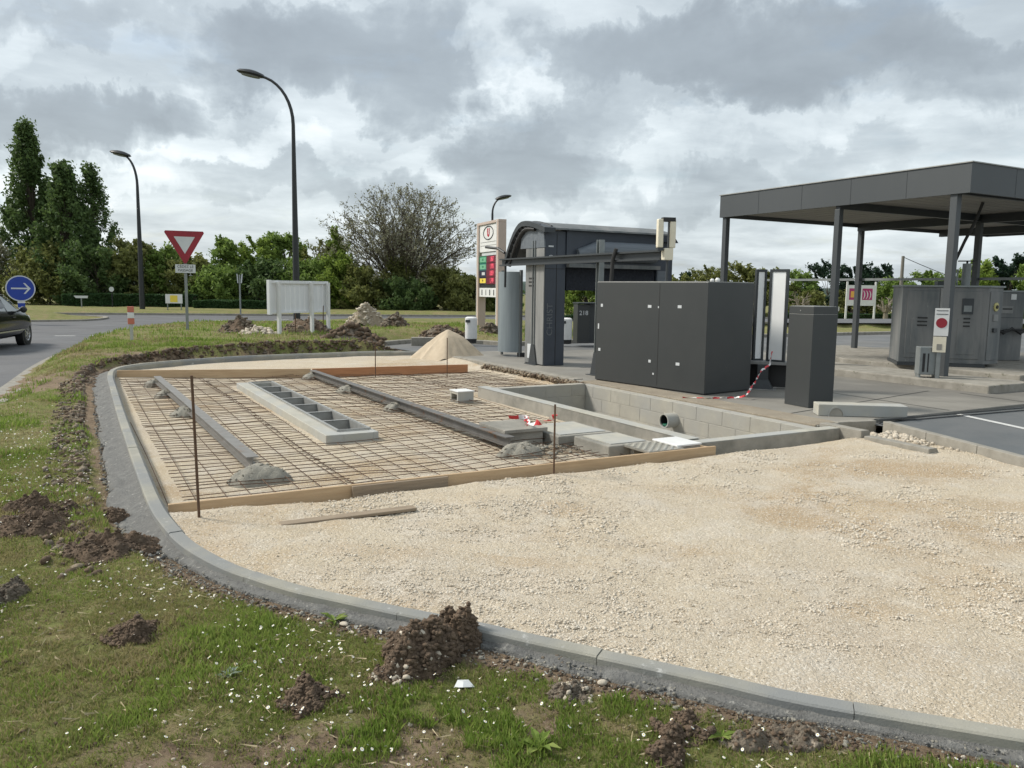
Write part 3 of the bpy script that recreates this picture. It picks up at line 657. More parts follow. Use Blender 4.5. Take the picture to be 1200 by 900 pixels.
def board(name, label, p, q, h, t, mt, z0=0., group='formwork boards', cat='board', knots=0):
    p, q = Vector(p), Vector(q); ln = (q-p).length; yaw = math.atan2(q.y-p.y, q.x-p.x)
    o = MB().box(0, ln, -t/2, t/2, 0, h).build(name, mt, None, (p.x, p.y, z0), yaw, bevel=.003, seg=1); return tag(o, label, cat, group)
fA, fB = gp(197,590,.15), gp(838,522,.15); d = fB-fA
def fpt(t): return (fA.x+d.x*t, fA.y+d.y*t, 0)
board('formwork_board', 'pale pine formwork board nearest the left kerb, front edge of the rebar bed', fpt(0), fpt(.33), .155, .032, M['wood'], -.01)
mb = board('formwork_board', 'pale formwork board in the middle of the front row, behind the loose plank', (fpt(.26)[0]+.02, fpt(.26)[1]-.036, 0), (fpt(.42)[0]+.02, fpt(.42)[1]-.036, 0), .150, .028, M['old_wood'], -.01)
board('formwork_board', 'long pale formwork board running right from the short brown splice to the pit corner', fpt(.332), fpt(1), .155, .032, M['wood'], -.01)
bL, bm_, bR = gp(137,434,.17), gp(364,432,.17), gp(548,427,.17)
board('formwork_board', 'pale formwork board along the far left of the rebar bed', (bL.x, bL.y, 0), (bm_.x, bm_.y, 0), .17, .032, M['wood'], .0)
board('formwork_board', 'orange brown formwork board along the far right of the rebar bed', (bm_.x+.03, bm_.y, 0), (bR.x, bR.y, 0), .17, .032, M['wood_orange'], .0)
board('formwork_board', 'short pale board stub running back from the right end of the front board', (fB.x-.05, fB.y+.03, 0), L(5.5,6.35), .14, .03, M['wood'], -.01)
p, q = gp(328,616,.09), gp(486,596,.09)
board('loose_plank', 'thin weathered plank lying loose on the gravel before the front board', (p.x, p.y, 0), (q.x, q.y, 0), .022, .09, M['old_wood'], .085, None, 'plank')

# reinforcing mesh
def bars(name, label, a0, a1, c0, c1, z, seed, clipkerb=True):
    r = np.random.RandomState(seed); mb = MB()
    Rg = np.array(ring)
    def ok(a, c):
        x, y = L(a, c)[:2]; dd, _, _ = near_line(np.array([x]), np.array([y]), ring, False)
        return bool(inpoly(np.array([x]), np.array([y]), grav)[0]) and dd[0] > .09 and not (2.36 < a < 3.0 and 8.43 < c < 13.77) and not (a > 5.52 and c < 11.25)
    def emit(p0, p1, zo):
        n = max(2, int(math.dist(p0, p1)/.25)); run = []
        ph = r.rand()*6; am = .006+.008*r.rand(); aw = (r.rand()-.5)*.02
        for i in range(n+1):
            t = i/n; a = p0[0]+(p1[0]-p0[0])*t; c = p0[1]+(p1[1]-p0[1])*t
            if ok(a, c): run.append(L(a+aw*t*(1 if p0[0] != p1[0] else 1), c, z+zo+am*math.sin(ph+t*9)+.02*math.sin(a*1.7+c*.9)*.5))
            else:
                if len(run) > 1: mb.tube(run, .0037, 5)
                run = []
        if len(run) > 1: mb.tube(run, .0037, 5)
    a = a0
    while a <= a1+.001: emit((a+(r.rand()-.5)*.03, c0), (a+(r.rand()-.5)*.03, c1), 0); a += .2
    c = c0+.05
    while c <= c1-.02: emit((a0-.05, c+(r.rand()-.5)*.03), (a1+.06, c+(r.rand()-.5)*.03), .009); c += .145
    return tag(mb.build(name, M['rust']), label, 'rebar mat', 'rusty reinforcing mats on the gravel')
bars('rebar_mat', 'rusty rebar mat under the left steel channel, next to the kerb', -.6, 2.0, 6.12, 15.6, .035, 1)
bars('rebar_mat', 'rusty rebar mat surrounding the ladder shaped drain channel', 2.06, 3.75, 6.08, 15.1, .038, 2)
bars('rebar_mat', 'rusty rebar mat between the right steel channel and the pit', 3.8, 5.5, 6.08, 14.7, .042, 3)
bars('rebar_mat', 'rusty rebar mat behind the pit up to the orange board', 5.55, 7.3, 11.35, 14.5, .035, 4)

# steel channels on mortar dabs
def chan(label, p, q, mt='channel'):
    p, q = Vector(p), Vector(q); ln = (q-p).length; yaw = math.atan2(q.y-p.y, q.x-p.x)
    mb = MB(); poly = [(-.055,0),(.055,0),(.055,.010),(.006,.010),(.006,.09),(.055,.09),(.055,.10),(-.055,.10),(-.055,.09),(-.006,.09),(-.006,.010),(-.055,.010)]
    Mx = Matrix(((0,0,1,0),(1,0,0,0),(0,1,0,0),(0,0,0,1)))
    mb.prism(poly, 0, ln, Mx); o = mb.build('steel_channel', M[mt], None, (p.x, p.y, .06), yaw)
    return tag(o, label, 'steel beam', 'steel channels laid across the rebar')
pa, qa = gp(184,440,.17), gp(296,534,.17); chan('short dull steel channel at the left, near the kerb', qa.to_tuple(), pa.to_tuple(), 'channel_grey')
pb, qb = gp(366,433,.17), gp(598,511,.17); chan('long rust streaked steel channel at the right of the drain', qb.to_tuple(), pb.to_tuple())
mi_ = 0
heads = [('far end', 'left'), ('second from the far end', 'left'), ('third from the far end', 'left'), ('near end', 'left'), ('far end', 'right'), ('second from the far end', 'right'), ('third from the far end', 'right'), ('near end', 'right')]
for (t, s), (ch, rr_, hh) in zip([(.985,0),(.78,0),(.50,0),(-.03,0),(.985,1),(.70,1),(.42,1),(-.02,1)], [(('%s') % x[0], 0, 0) for x in heads]):
    a_, b_ = ((qa, pa), (qb, pb))[s]; x = a_.x+(b_.x-a_.x)*t; y = a_.y+(b_.y-a_.y)*t; side = ('short left', 'long right')[s]
    big = 1.15 if t < 0 else 1.
    xo = -.05 if t > .1 else .04
    heap('mortar_heap', 'grey mortar dab under the %s of the %s steel channel' % (('far end','second quarter','middle','near end')[mi_ % 4], side), 'mortar heap', (x+xo, y-(.05 if t < 0 else .0)), (.21 if t > .1 else .25)*big, .20*big, (.13 if t > .1 else .15), M['cement_heap'], 'mortar dabs under the steel channels', yaw=PHI, z=0., seed=20+mi_, nclod=60, cs=(.006,.016), res=26, rough=.15, peak=2.2)
    mi_ += 1

# ladder shaped drain channel
dc = thing('drain_channel', 'long precast concrete drain with a galvanised ladder frame among the rebar', 'drain channel', L(2.68,11.1,0), PHI)
hw, hl, zt = .30, 2.65, .095
mb = MB(); mb.box(-hw, -.10, -hl, hl, -.12, zt); mb.build('concrete_side', M['precast'], dc, bevel=.008)
mb = MB(); mb.box(.235, hw, -hl, hl, -.12, zt); mb.build('concrete_side', M['precast'], dc, bevel=.008)
for y0, y1 in ((-hl+.001, -hl+.20), (hl-.17, hl-.001)):
    mb = MB(); mb.box(-.10, .235, y0, y1, -.118, zt-.003); mb.build('concrete_end', M['precast'], dc)
mb = MB(); mb.box(-.10, .235, -hl+.2, hl-.17, -.125, -.118); mb.build('channel_floor', M['dark_precast'], dc)
fr = MB(); y0, y1 = -hl+.17, hl-.12
for x in (-.115, .250): fr.box(x-.015, x+.015, y0, y1, zt+.002, zt+.022)
for y in (y0, y1): fr.box(-.099, .234, y-.018 if y > 0 else y, y if y > 0 else y+.018, zt+.002, zt+.022)
fr.box(-.098, -.092, y0+.04, y1-.06, -.10, zt+.015); fr.box(.226, .232, y0+.04, y1-.06, -.10, zt+.015)
fr.build('frame', M['galv'], dc)
nc = 7
for k in range(1, nc):
    y = y0+(y1-y0)*k/nc; mb = MB(); mb.box(-.091, .225, y-.005, y+.005, -.11, zt+.008); mb.box(-.091, .225, y-.022, y+.022, zt+.008, zt+.014); mb.build('crossbar', M['galv'], dc)

# concrete pieces lying beside the pit
def cbox(name, label, cat, u, v, z, sx, sy, h, mt, yaw=PHI, group=None, bev=.008, z0=0.):
    c = gp(u, v, z); t = thing(name, label, cat, (c.x, c.y, z0), yaw, group)
    return t
t = cbox('manhole_riser', 'grey square manhole riser with a slab lid and arched side opening', 'manhole box', 601, 497, .2, 0, 0, 0, None)
mb = MB()
mb.box(-.23,.23,-.27,-.19,0,.155); mb.box(-.23,.23,.19,.27,0,.155); mb.box(-.23,-.16,-.189,.189,0,.155)
arch = [(.0,.0),(-.19,.0),(-.19,.155),(.19,.155),(.19,0)]
poly = [(-.189,0),(-.12,0)]+[(-.12*math.cos(k*math.pi/10), .09*math.sin(k*math.pi/10)) for k in range(1, 10)]+[(.12,0),(.189,0),(.189,.155),(-.189,.155)]
mb.prism(poly, .16, .23, Matrix(((0,0,1,0),(1,0,0,0),(0,1,0,0),(0,0,0,1)))); mb.build('box', M['dark_precast'], t)
mb = MB(); mb.box(-.27,.27,-.31,.31,.157,.195); mb.build('lid', M['dark_precast'], t, bevel=.006)
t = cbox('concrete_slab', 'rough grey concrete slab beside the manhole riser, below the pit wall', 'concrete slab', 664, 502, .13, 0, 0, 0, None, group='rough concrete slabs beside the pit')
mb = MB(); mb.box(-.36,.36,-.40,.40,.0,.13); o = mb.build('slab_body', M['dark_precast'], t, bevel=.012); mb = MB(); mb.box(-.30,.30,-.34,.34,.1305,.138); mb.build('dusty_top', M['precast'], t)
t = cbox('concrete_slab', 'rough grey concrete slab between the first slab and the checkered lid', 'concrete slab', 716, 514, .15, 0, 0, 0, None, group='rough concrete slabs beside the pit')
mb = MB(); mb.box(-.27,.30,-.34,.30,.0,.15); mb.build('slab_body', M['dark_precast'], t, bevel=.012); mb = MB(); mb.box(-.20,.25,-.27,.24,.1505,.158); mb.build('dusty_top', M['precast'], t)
t = cbox('inspection_cover', 'dark checkered inspection lid propped on blocks near the front board', 'lid', 765, 523, .15, 0, 0, 0, None)
mb = MB(); mb.box(-.22,.22,-.22,.22,.132,.152)
mb.build('lid_plate', M['dark_precast'], t)
mb = MB()
for i in range(9):
    for j in range(9):
        if (i+j) % 2 == 0: mb.box(-.2+i*.045, -.165+i*.045, -.2+j*.045, -.165+j*.045, .1525, .157)
mb.build('tread_pattern', M['precast'], t)
for x, y in ((-.15,-.15),(.12,-.16),(-.1,.14)):
    mb = MB(); mb.box(x-.05, x+.05, y-.03, y+.03, 0, .131); mb.build('support_block', M['block'], t, bevel=.006)
t = cbox('inspection_box', 'small grey box with a white top in the corner by the pit', 'box', 793, 517, .17, 0, 0, 0, None)
mb = MB(); mb.box(-.15,.15,-.19,.19,0,.155); mb.build('box', M['dark_precast'], t, bevel=.006); mb = MB(); mb.box(-.16,.16,-.20,.20,.1555,.175); mb.build('lid', M['white'], t, bevel=.005)
t = cbox('inlet_block', 'pale hollow concrete block at the far corner of the pit wall', 'concrete block', 541, 458, .165, 0, 0, 0, None)
mb = MB(); mb.box(-.13,.13,-.15,-.11,0,.165); mb.box(-.13,.13,.09,.13,0,.165); mb.box(-.13,.13,-.109,.089,.125,.165); mb.box(-.13,.13,-.109,.089,0,.03); mb.box(.09,.13,-.109,.089,.031,.124)
mb.build('shell', M['precast'], t, bevel=.004); mb = MB(); mb.box(-.14,.14,-.16,.14,.1655,.178); mb.build('cap', M['white'], t)
p = L(4.9, 8.25); 
heap('stone_spill', 'scatter of brown rubble and stones between manhole riser and front slabs', 'rubble', (L(4.45,7.05).x, L(4.45,7.05).y), .55, .33, .05, M['soil_pale'], yaw=PHI, z=.0, seed=41, nclod=160, cs=(.01,.04), mt2=M['cement_heap'], rough=.4)

# loose kerb stones and the gutter block
def kerbstone(name, label, p, q, wdt, h, z0, mt, group='kerb stones by the repaired asphalt'):
    p, q = Vector(p), Vector(q); ln = (q-p).length-.006; yaw = math.atan2(q.y-p.y, q.x-p.x)
    mb = MB(); Mx = Matrix(((0,0,1,0),(1,0,0,0),(0,1,0,0),(0,0,0,1)))
    mb.prism([(-wdt/2,0),(wdt/2,0),(wdt/2,h-.03),(wdt/2-.025,h),(-wdt/2,h)], 0, ln, Mx)
    return tag(mb.build(name, mt, None, (p.x, p.y, z0), yaw, bevel=.006), label, 'kerb stone', group)
kerbstone('kerb_stone', 'grey kerb stone touching the front corner of the pit', L(7.82,6.42), L(7.80,5.82), .15, .2, -.03, M['old_kerb'])
kerbstone('kerb_stone', 'low grey kerb stone ending loose in the gravel', L(7.79,5.78), L(7.76,4.98), .15, .17, -.05, M['old_kerb'])
pA, pB, pC, pD = Vector((*pk[0], 0)), Vector((*pk[1], 0)), Vector((*pk[2], 0)), Vector((*pk[3], 0))
lb = ['grey kerb stone at the far end of the asphalt edge, behind the white stones', 'middle grey kerb stone on the asphalt edge', 'nearest grey kerb stone of the asphalt edge at the right border']
for k in range(3):
    a_, b_ = pA.lerp(pB, k/2.7), pA.lerp(pB, min((k+1)/2.7, 1.25)); kerbstone('kerb_stone', lb[k], a_, b_, .12, .2, -.03, M['old_kerb'])
t = thing('gutter_block', 'precast kerb block with a half round hole at the foot of the charcoal pillar', 'kerb block', L(8.60,6.90,.142), PHI-.62)
mb = MB(); mb.box(-.24,.85,-.13,.13,0,.15)
mb.build('block_body', M['precast'], t, bevel=.008)
mb = MB(); mb.prism([(.085*math.cos(k*math.pi/12)-.02, .105*math.sin(k*math.pi/12)) for k in range(13)], .131, .134, RX); o = mb.build('half_round_recess', M['dark_precast'], t)
ringm = MB()
for k in range(12):
    a0, a1 = k*math.pi/12, (k+1)*math.pi/12
    ringm.bar((-.02+.095*math.cos(a0), -.136, .115*math.sin(a0)), (-.02+.095*math.cos(a1), -.136, .115*math.sin(a1)), .012, .014)
ringm.build('recess_rim', M['precast'], t)
kerbstone('kerb_stone', 'sloping grey kerb stone between the gutter block and the white stones', L(8.1,6.50), L(8.66,6.38), .14, .17, -.02, M['old_kerb'])

# ------------------------------------------------------------------ wash equipment on the forecourt
ZF = .142
# big dark cabinet
c0, c1 = gp(697,445.5,.14), gp(825,463.6,.14); cy_ = math.atan2(c1.y-c0.y, c1.x-c0.x)
t = thing('machine_cabinet', 'large charcoal steel cabinet with small pale stickers beside the pit', 'cabinet', (c0.x, c0.y, ZF), cy_)
cw = (c1-c0).length; cd = 1.12; ch = 1.70
mb = MB(); mb.box(0, cw, 0, cd, .02, ch); mb.build('body', M['charcoal'], t, bevel=.006)
mb = MB(); mb.box(.02, cw-.02, .02, cd-.02, 0, .0195); mb.build('plinth', M['black'], t)
mb = MB(); mb.box(.01, cw-.01, .01, cd-.01, ch+.0005, ch+.012); mb.build('top_sheet', M['galv'], t)
mb = MB(); mb.box(cw*.60-.003, cw*.60+.003, -.0025, .01, .05, ch-.02); mb.build('door_seam', M['black'], t)
# sticker positions: fraction of width, height
def pxw(u): return (u-697)/(825-697)
for fx, z, w_, h_ in [(.045,1.28,.05,.05),(.50,1.29,.075,.045),(.59,1.29,.02,.03),(.76,1.30,.075,.045),(.02,.90,.03,.09),(.03,.52,.05,.05),(.52,.41,.05,.045),(.76,.41,.075,.045),(.56,.22,.03,.03)]:
    mb = MB(); mb.box(fx*cw, fx*cw+w_, -.004, -.0005, z, z+h_); mb.build('sticker', M['sign_white'], t)
for fx in (.3, .82):
    pass
mb = MB(); mb.lathe([(.0,0),(.03,0),(.035,.03),(.015,.05),(0,.05)], 12, T(cw*.86,.5,ch+.013)); mb.build('roof_vent', M['white'], t)
mb = MB(); mb.lathe([(.0,0),(.03,0),(.04,.03),(.02,.06),(0,.06)], 12, T(cw*.93,.42,ch+.013)); mb.build('roof_vent', M['white'], t)

# charcoal pillar
p = gp(919,473,.14); q = gp(950,479,.14)
t = thing('service_pillar', 'charcoal square pillar with a pale cap line standing at the pit end', 'pillar', (p.x, p.y, ZF), R_(-66))
mb = MB(); mb.box(0,.46,0,.44,0,1.27); mb.build('body', M['charcoal'], t, bevel=.005)
mb = MB(); mb.box(.006,.454,.006,.434,1.2705,1.276); mb.build('gap', M['galv'], t)
mb = MB(); mb.box(0,.46,0,.44,1.2765,1.375); mb.build('cap', M['charcoal'], t, bevel=.004)
mb = MB(); mb.box(.02,.44,.02,.42,1.3755,1.382); mb.build('top_plate', M['galv'], t)
mb = MB(); mb.lathe([(0,0),(.008,0),(.008,.004),(0,.004)], 10, T(.22,-.001,1.32) @ Matrix.Rotation(R_(90),4,'X')); mb.build('lock', M['galv'], t)

# light columns on a shelf
b0 = gp(893,456,.14)
t = thing('drying_unit', 'V shaped pair of white light panels in black frames on a low shelf', 'light panels', (b0.x, b0.y, ZF), R_(-20))
mb = MB(); mb.box(-.22,.22,-.16,.16,0,.012); mb.build('foot_plate', M['galv'], t, bevel=.003)
mb = MB(); mb.add([(-.17,-.1,.013),(.17,-.1,.013),(.17,.1,.013),(-.17,.1,.013),(-.09,-.07,.16),(.09,-.07,.16),(.09,.07,.16),(-.09,.07,.16)], [(0,3,2,1),(4,5,6,7),(0,1,5,4),(1,2,6,5),(2,3,7,6),(3,0,4,7)])
mb.box(-.085,.085,-.065,.065,.1605,.40); mb.build('column', M['charcoal2'], t, bevel=.003)
mb = MB(); mb.box(-.42,.48,-.02,.30,.4005,.45); mb.build('shelf', M['grey_light'], t, bevel=.004)
mb = MB(); mb.box(-.40,.46,.2,.3,.02,.3995); mb.build('back_box', M['black'], t)
for s, x0, yw, wd in ((0,-.17,R_(40),.20),(1,.03,R_(-24),.31)):
    Mx = T(x0, .10, 0) @ Matrix.Rotation(yw, 4, 'Z')
    mb = MB()
    fw = .028
    W_ = wd
    mb.box(0, W_, 0, .05, .4505, .4505+fw, Mx); mb.box(0, W_, 0, .05, 1.89, 1.93, Mx); mb.box(0, fw+.01, 0, .05, .4785, 1.8895, Mx); mb.box(W_-fw-.01, W_, 0, .05, .4785, 1.8895, Mx)
    f_ = mb.build('panel_frame', M['charcoal2'], t)
    mb = MB(); mb.box(fw+.011, W_-fw-.011, .012, .04, .479, 1.889, Mx); mb.build('light_panel', M['opal'], f_)

# barrier tapes
def ribbon(name, label, pts, wdt, seed=0, kindcat='barrier tape'):
    r = np.random.RandomState(seed); mb = MB(); n = len(pts)
    P = np.array(pts, float); dd = np.r_[0, np.cumsum(np.linalg.norm(np.diff(P, axis=0), axis=1))]; m_ = int(dd[-1]/.04)+2; tt = np.linspace(0, dd[-1], m_)
    Q = np.stack([np.interp(tt, dd, P[:, i]) for i in range(3)], 1); ph = r.rand()*6; V = []
    for i, q in enumerate(Q):
        d = Q[min(i+1, m_-1)]-Q[max(i-1, 0)]; d /= np.linalg.norm(d)+1e-9; a = np.array([0, 0, 1.]); x = np.cross(d, a); x /= np.linalg.norm(x)+1e-9; y = np.cross(x, d)
        th = ph+2.2*math.sin(i*.23)+.1*i; o = (x*math.cos(th)+y*math.sin(th))*wdt/2; jit = (r.rand(3)-.5)*.012
        V += [q-o+jit, q+o+jit]
    for i in range(m_-1):
        mb.cur = (i//3) % 2; b = len(mb.v); mb.add([V[2*i], V[2*i+1], V[2*i+3], V[2*i+2]], [(0,1,2,3)])
    return tag(mb.build(name, [M['tape_red'], M['tape_white']]), label, kindcat)
s0 = gp(649,484,.55)
sx_, sy_ = gp(649,555,.075)[:2]
ribbon('barrier_tape', 'crumpled red and white tape tied from the near stake over the manhole lid', [(sx_, sy_, .60), (sx_-.02, sy_+.22, .52), (gp(618,492,.4).x, sy_+.7, .40), (L(4.60,7.95).x, L(4.60,7.95).y, .22), (L(4.45,8.1).x, L(4.45,8.1).y, .212)], .055, 3)
tp = b0
ribbon('barrier_tape', 'red and white tape hanging from the light panel shelf to the ground', [(tp.x+.08, tp.y-.15, ZF+.62), (tp.x+.06, tp.y-.16, ZF+.42), (tp.x-.1, tp.y-.28, ZF+.34), (gp(872,463,.2).x, gp(872,463,.2).y-.1, ZF+.06), (gp(862,466,.15).x, gp(862,466,.15).y, ZF+.01), (gp(835,467,.15).x, gp(835,467,.15).y, ZF+.012), (gp(815,466.5,.15).x, gp(815,466.5,.15).y, ZF+.012), (gp(800,466,.15).x, gp(800,466,.15).y, ZF+.01)], .028, 5)

# rebar stakes
def stake(label, u, v, z0, h, lean=(0, 0), group='rebar stakes'):
    b = gp(u, v, z0); mb = MB(); mb.tube([(0,0,-.1),(lean[0]*.5,lean[1]*.5,h*.5),(lean[0],lean[1],h)], .0095, 6)
    return tag(mb.build('rebar_stake', M['rust'], None, (b.x, b.y, z0)), label, 'stake', group)
stake('tall rusty rebar stake at the left end of the front board', 234, 614, .08, 1.02, (-.02,0))
stake('rusty rebar stake holding the tape, just in front of the front board', 649, 555, .08, .62, (0,0))
stake('thin rusty stake against the orange board beside the sand pile', 524, 436, .10, .66)
stake('thin rusty stake against the orange board, left of the sand pile', 440, 436, .10, .56)

# rollover wash gantry (site frame, x = a, y = c)
GX, GY = 8.48, 13.98
t = thing('car_wash_gantry', 'slate grey rollover car wash gantry with a curved roof hood', 'car wash', L(GX, GY, ZF), PHI)
# near leg: light service face (towards -a) and dark face (towards -c)
mb = MB(); mb.box(.012,.50,.012,.80,0,2.75); mb.build('near_leg', M['slate'], t, bevel=.008)
mb = MB(); mb.box(-.012,.010,.02,.36,.02,2.40); mb.build('service_panel', M['grey_light'], t, bevel=.004)
mb = MB(); mb.box(-.012,.010,.37,.76,.02,2.55); mb.build('service_panel', M['grey_panel'], t, bevel=.004)
mb = MB(); mb.box(-.03,-.0125,.42,.62,.12,.42); mb.build('junction_box', M['sign_white'], t, bevel=.005)
for k in range(3):
    mb = MB(); mb.box(-.0165,-.0125,.42,.62,1.62+k*.075,1.655+k*.075); mb.build('vent_slot', M['black'], t)
mb = MB(); mb.box(.28,.287,.004,.0115,.02,2.7); mb.box(.015,.498,.005,.0115,1.98,1.99); mb.build('panel_seam', M['black'], t)
# emblem and worn lettering
em = MB()
for k in range(16):
    a0, a1 = k*math.pi/8, (k+1)*math.pi/8; em.bar((.14+.055*math.cos(a0), .004, 2.2+.055*math.sin(a0)), (.14+.055*math.cos(a1), .004, 2.2+.055*math.sin(a1)), .012, .012)
em.box(.12,.16,.002,.009,2.17,2.23); em.build('emblem', M['sign_white'], t)
mb = MB(); mb.box(.08,.20,.003,.0115,2.42,2.45); mb.build('emblem', M['sign_white'], t)
M['faint'] = mat('worn_lettering', (.16,.17,.18), (.09,.10,.11), .6, scale=20)
text('lettering', 'CHRIST', .20, M['faint'], t, (.14, .006, .95), (R_(90), R_(-90), 0), .002)
# far leg
WX = 3.30
mb = MB(); mb.box(WX-.42, WX+.02, .012, .80, 0, 2.62); mb.build('far_leg', M['slate'], t, bevel=.008)
mb = MB(); mb.box(WX-.40, WX-.12, .002,.0115, .2, 2.0); mb.build('door_panel', M['slate2'], t)
# bridge with hood: profile in (y,z) extruded along x
Mx = Matrix(((0,0,1,0),(1,0,0,0),(0,1,0,0),(0,0,0,1)))
def hood(y0, y1, zl, zt, n=12, off=0.):
    cy, ry = (y0+y1)/2, (y1-y0)/2
    return [(cy-ry*math.cos(k*math.pi/n)*1.0, zl+(zt-zl)*math.sin(k*math.pi/n)**.75) for k in range(n+1)]
mb = MB(); mb.prism([(-.02,2.02),(.80,2.02),(.80,2.72),(-.02,2.80)], .501, WX-.421, Mx); br = mb.build('bridge', M['slate'], t)
mb = MB(); mb.prism([(.05,1.55),(.70,1.55),(.70,2.019),(.05,2.019)], .55, WX-.45, Mx); mb.build('brush_skirt', M['brush'], t)
mb = MB(); mb.tube([(.75,-.05,2.30),(1.2,-.10,2.36),(WX-.6,-.10,2.36),(WX-.5,-.06,2.32)], [.10,.21,.21,.12], 18); mb.build('roller_cover', M['slate2'], t, smooth=True)
mb = MB(); mb.box(.502, WX-.43, -.13, -.021, 2.02, 2.10); mb.build('lower_trim', M['grey_panel'], t)
# roof sheet
n = 14; yA, yB = -.12, 1.55; top = []
for k in range(n+1):
    f = k/n; y = yA+(yB-yA)*f; z = 2.80+.17*math.sin(min(1, f/.55)*math.pi/2) if f < .55 else 2.97-.75*((f-.55)/.45)**1.9
    top.append((y, z))
poly = top+[(y-.01, z-.035) for y, z in top[::-1]]
mb = MB(); mb.prism(top+[(y-.02 if k > 3 else y, z-.10) for k, (y, z) in list(enumerate(top))[::-1]], -.10, .158, Mx); mb.build('hood_shell', M['charcoal2'], t)
mb = MB(); mb.prism(poly, .16, WX-.10, Mx); mb.build('roof_hood', M['grey_panel'], t, smooth=False)
mb = MB()   # end cap at the far side, bevelled
mb.add([(WX-.10,yA,2.80),(WX-.10,.78,2.96),(WX+.10,.70,2.62),(WX+.10,yA+.05,2.62),(WX-.42,yA,2.625),(WX-.42,.78,2.625),(WX-.42,yA,2.80),(WX-.42,.78,2.96)], [(0,1,2,3),(0,3,4,6),(1,7,5,2),(3,2,5,4),(6,4,5,7),(0,6,7,1)]); mb.build('end_cap', M['slate'], t)
# arched hose guard at the near end
arc = [( -.02, y, z) for y, z in top[3:]]
mb = MB(); mb.tube([(-.05, y+.02, z-.02) for y, z in top[2:]], .035, 8); mb.tube([(.14, y+.0, z-.01) for y, z in top[1:]], .03, 8); o = mb.build('hood_rim', M['lampblack'], t, smooth=True)
mb = MB(); mb.tube([(-.05, y-.14, z-.16) for y, z in top[5:]], .04, 8); mb.build('hose', M['black'], t, smooth=True)
mb = MB()
for k in range(7, 14): y, z = top[k]; mb.bar((-.05, y, z), (-.05, y-.14, z-.16), .03, .03)
mb.build('guard_rungs', M['lampblack'], t)
mb = MB(); mb.tube([(-.06,1.62,2.35),(-.1,1.85,2.45),(-.15,2.35,2.5)], .03, 8); mb.tube([(-.05,1.58,2.35),(-.05,1.60,1.6)], .025, 8); mb.build('cable_arm', M['lampblack'], t)
mb = MB(); mb.prism([(.0,2.41),(.98,2.41),(.95,2.62),(.70,2.80),(.35,2.88),(.05,2.80)], -.02, .010, Mx); mb.build('end_plate', M['slate2'], t)

# curved splash screen behind the leg
p = gp(603,416.5,.14)
t = thing('splash_screen', 'tall curved blue grey sheet metal screen left of the gantry', 'screen', (p.x, p.y, ZF), PHI)
V = []; n = 12; mb = MB(); poly = [(-.30+.02*0, 0)]
out_ = [(.40*math.cos(math.pi*.62+k*math.pi*.80/n), .40*math.sin(math.pi*.62+k*math.pi*.80/n)) for k in range(n+1)]; inn = [(x*.95, y*.95) for x, y in out_[::-1]]
mb.prism(out_+inn, .10, 1.96); mb.build('sheet', M['tank'], t, smooth=True)
mb = MB(); mb.bar((out_[0][0], out_[0][1], .0), (out_[0][0], out_[0][1], 2.0), .05, .05, (1,0,0)); mb.bar((out_[-1][0]+.02, out_[-1][1]-.02, .0), (out_[-1][0]+.02, out_[-1][1]-.02, 2.0), .06, .06, (1,0,0)); mb.build('edge_post', M['grey_panel'], t)
mb = MB(); mb.box(-.1,.14,-.44,-.30,0,.09); mb.build('foot', M['black'], t)

# posts and rail of the wash bay
t = thing('bay_rail', 'galvanised posts carrying a long dark rail in front of the gantry', 'rail frame', L(8.50,14.38,ZF), PHI)
def post(x, y, h, name='post'):
    mb = MB(); mb.box(x-.055,x+.055,y-.05,y-.04,0,h); mb.box(x-.055,x+.055,y+.04,y+.05,0,h); mb.box(x-.006,x+.006,y-.0395,y+.0395,0,h)
    o = mb.build(name, M['zinc'], t)
    mb = MB(); mb.prism([(-.16,.0),(.16,.0),(.06,.42),(-.06,.42)], -.058, -.046, T(x, y, 0) @ Matrix(((0,0,1,0),(1,0,0,0),(0,1,0,0),(0,0,0,1)))); mb.prism([(-.16,.0),(.16,.0),(.06,.42),(-.06,.42)], .056, .068, T(x, y, 0) @ Matrix(((0,0,1,0),(1,0,0,0),(0,1,0,0),(0,0,0,1)))); mb.box(x-.13,x+.13,y-.2,y+.2,-.002,.010); mb.build('foot_plate', M['charcoal2'], o)
    return o
post(0, 0, 2.56); post(0, -2.30, 2.47); 
mb = MB(); mb.box(-.14,-.06,-4.15,1.35,2.06,2.09); mb.box(-.14,-.06,-4.15,1.35,2.19,2.22); mb.box(-.075,-.0605,-4.15,1.35,2.09,2.19); mb.build('rail', M['charcoal2'], t)
mb = MB(); mb.tube([(-.16,-3.0,2.28),(-.17,-2.92,2.1),(-.17,-2.88,1.6),(-.16,-2.88,.8)], .035, 8); mb.build('hanging_hose', M['black'], t, smooth=True)

# signal lantern on the rail's end
p = L(8.42, 10.14)
t = thing('signal_lantern', 'cream twin panel signal lantern on a thin pole above the dark cabinet', 'lantern', (p.x, p.y, ZF), R_(12))
mb = MB(); mb.tube([(.02,0,0),(.02,0,2.05)], .022, 8); mb.build('pole', M['charcoal2'], t)
mb = MB(); mb.box(-.06,.09,-.07,.07,2.055,2.24); mb.build('housing', M['cream'], t, bevel=.01)
for x0, x1 in ((-.17,-.075),(.03,.135)):
    mb = MB(); mb.box(x0,x1,-.05,.05,2.245,2.70); mb.build('side_panel', M['cream'], t, bevel=.018)
mb = MB(); mb.box(-.09,.12,-.055,.055,2.66,2.725); mb.build('visor', M['black'], t, bevel=.004)
mb = MB(); mb.box(-.17,-.075,-.055,.055,2.2,2.2445); mb.box(.02,.03,-.03,.03,2.245,2.655); mb.build('bracket', M['charcoal2'], t)

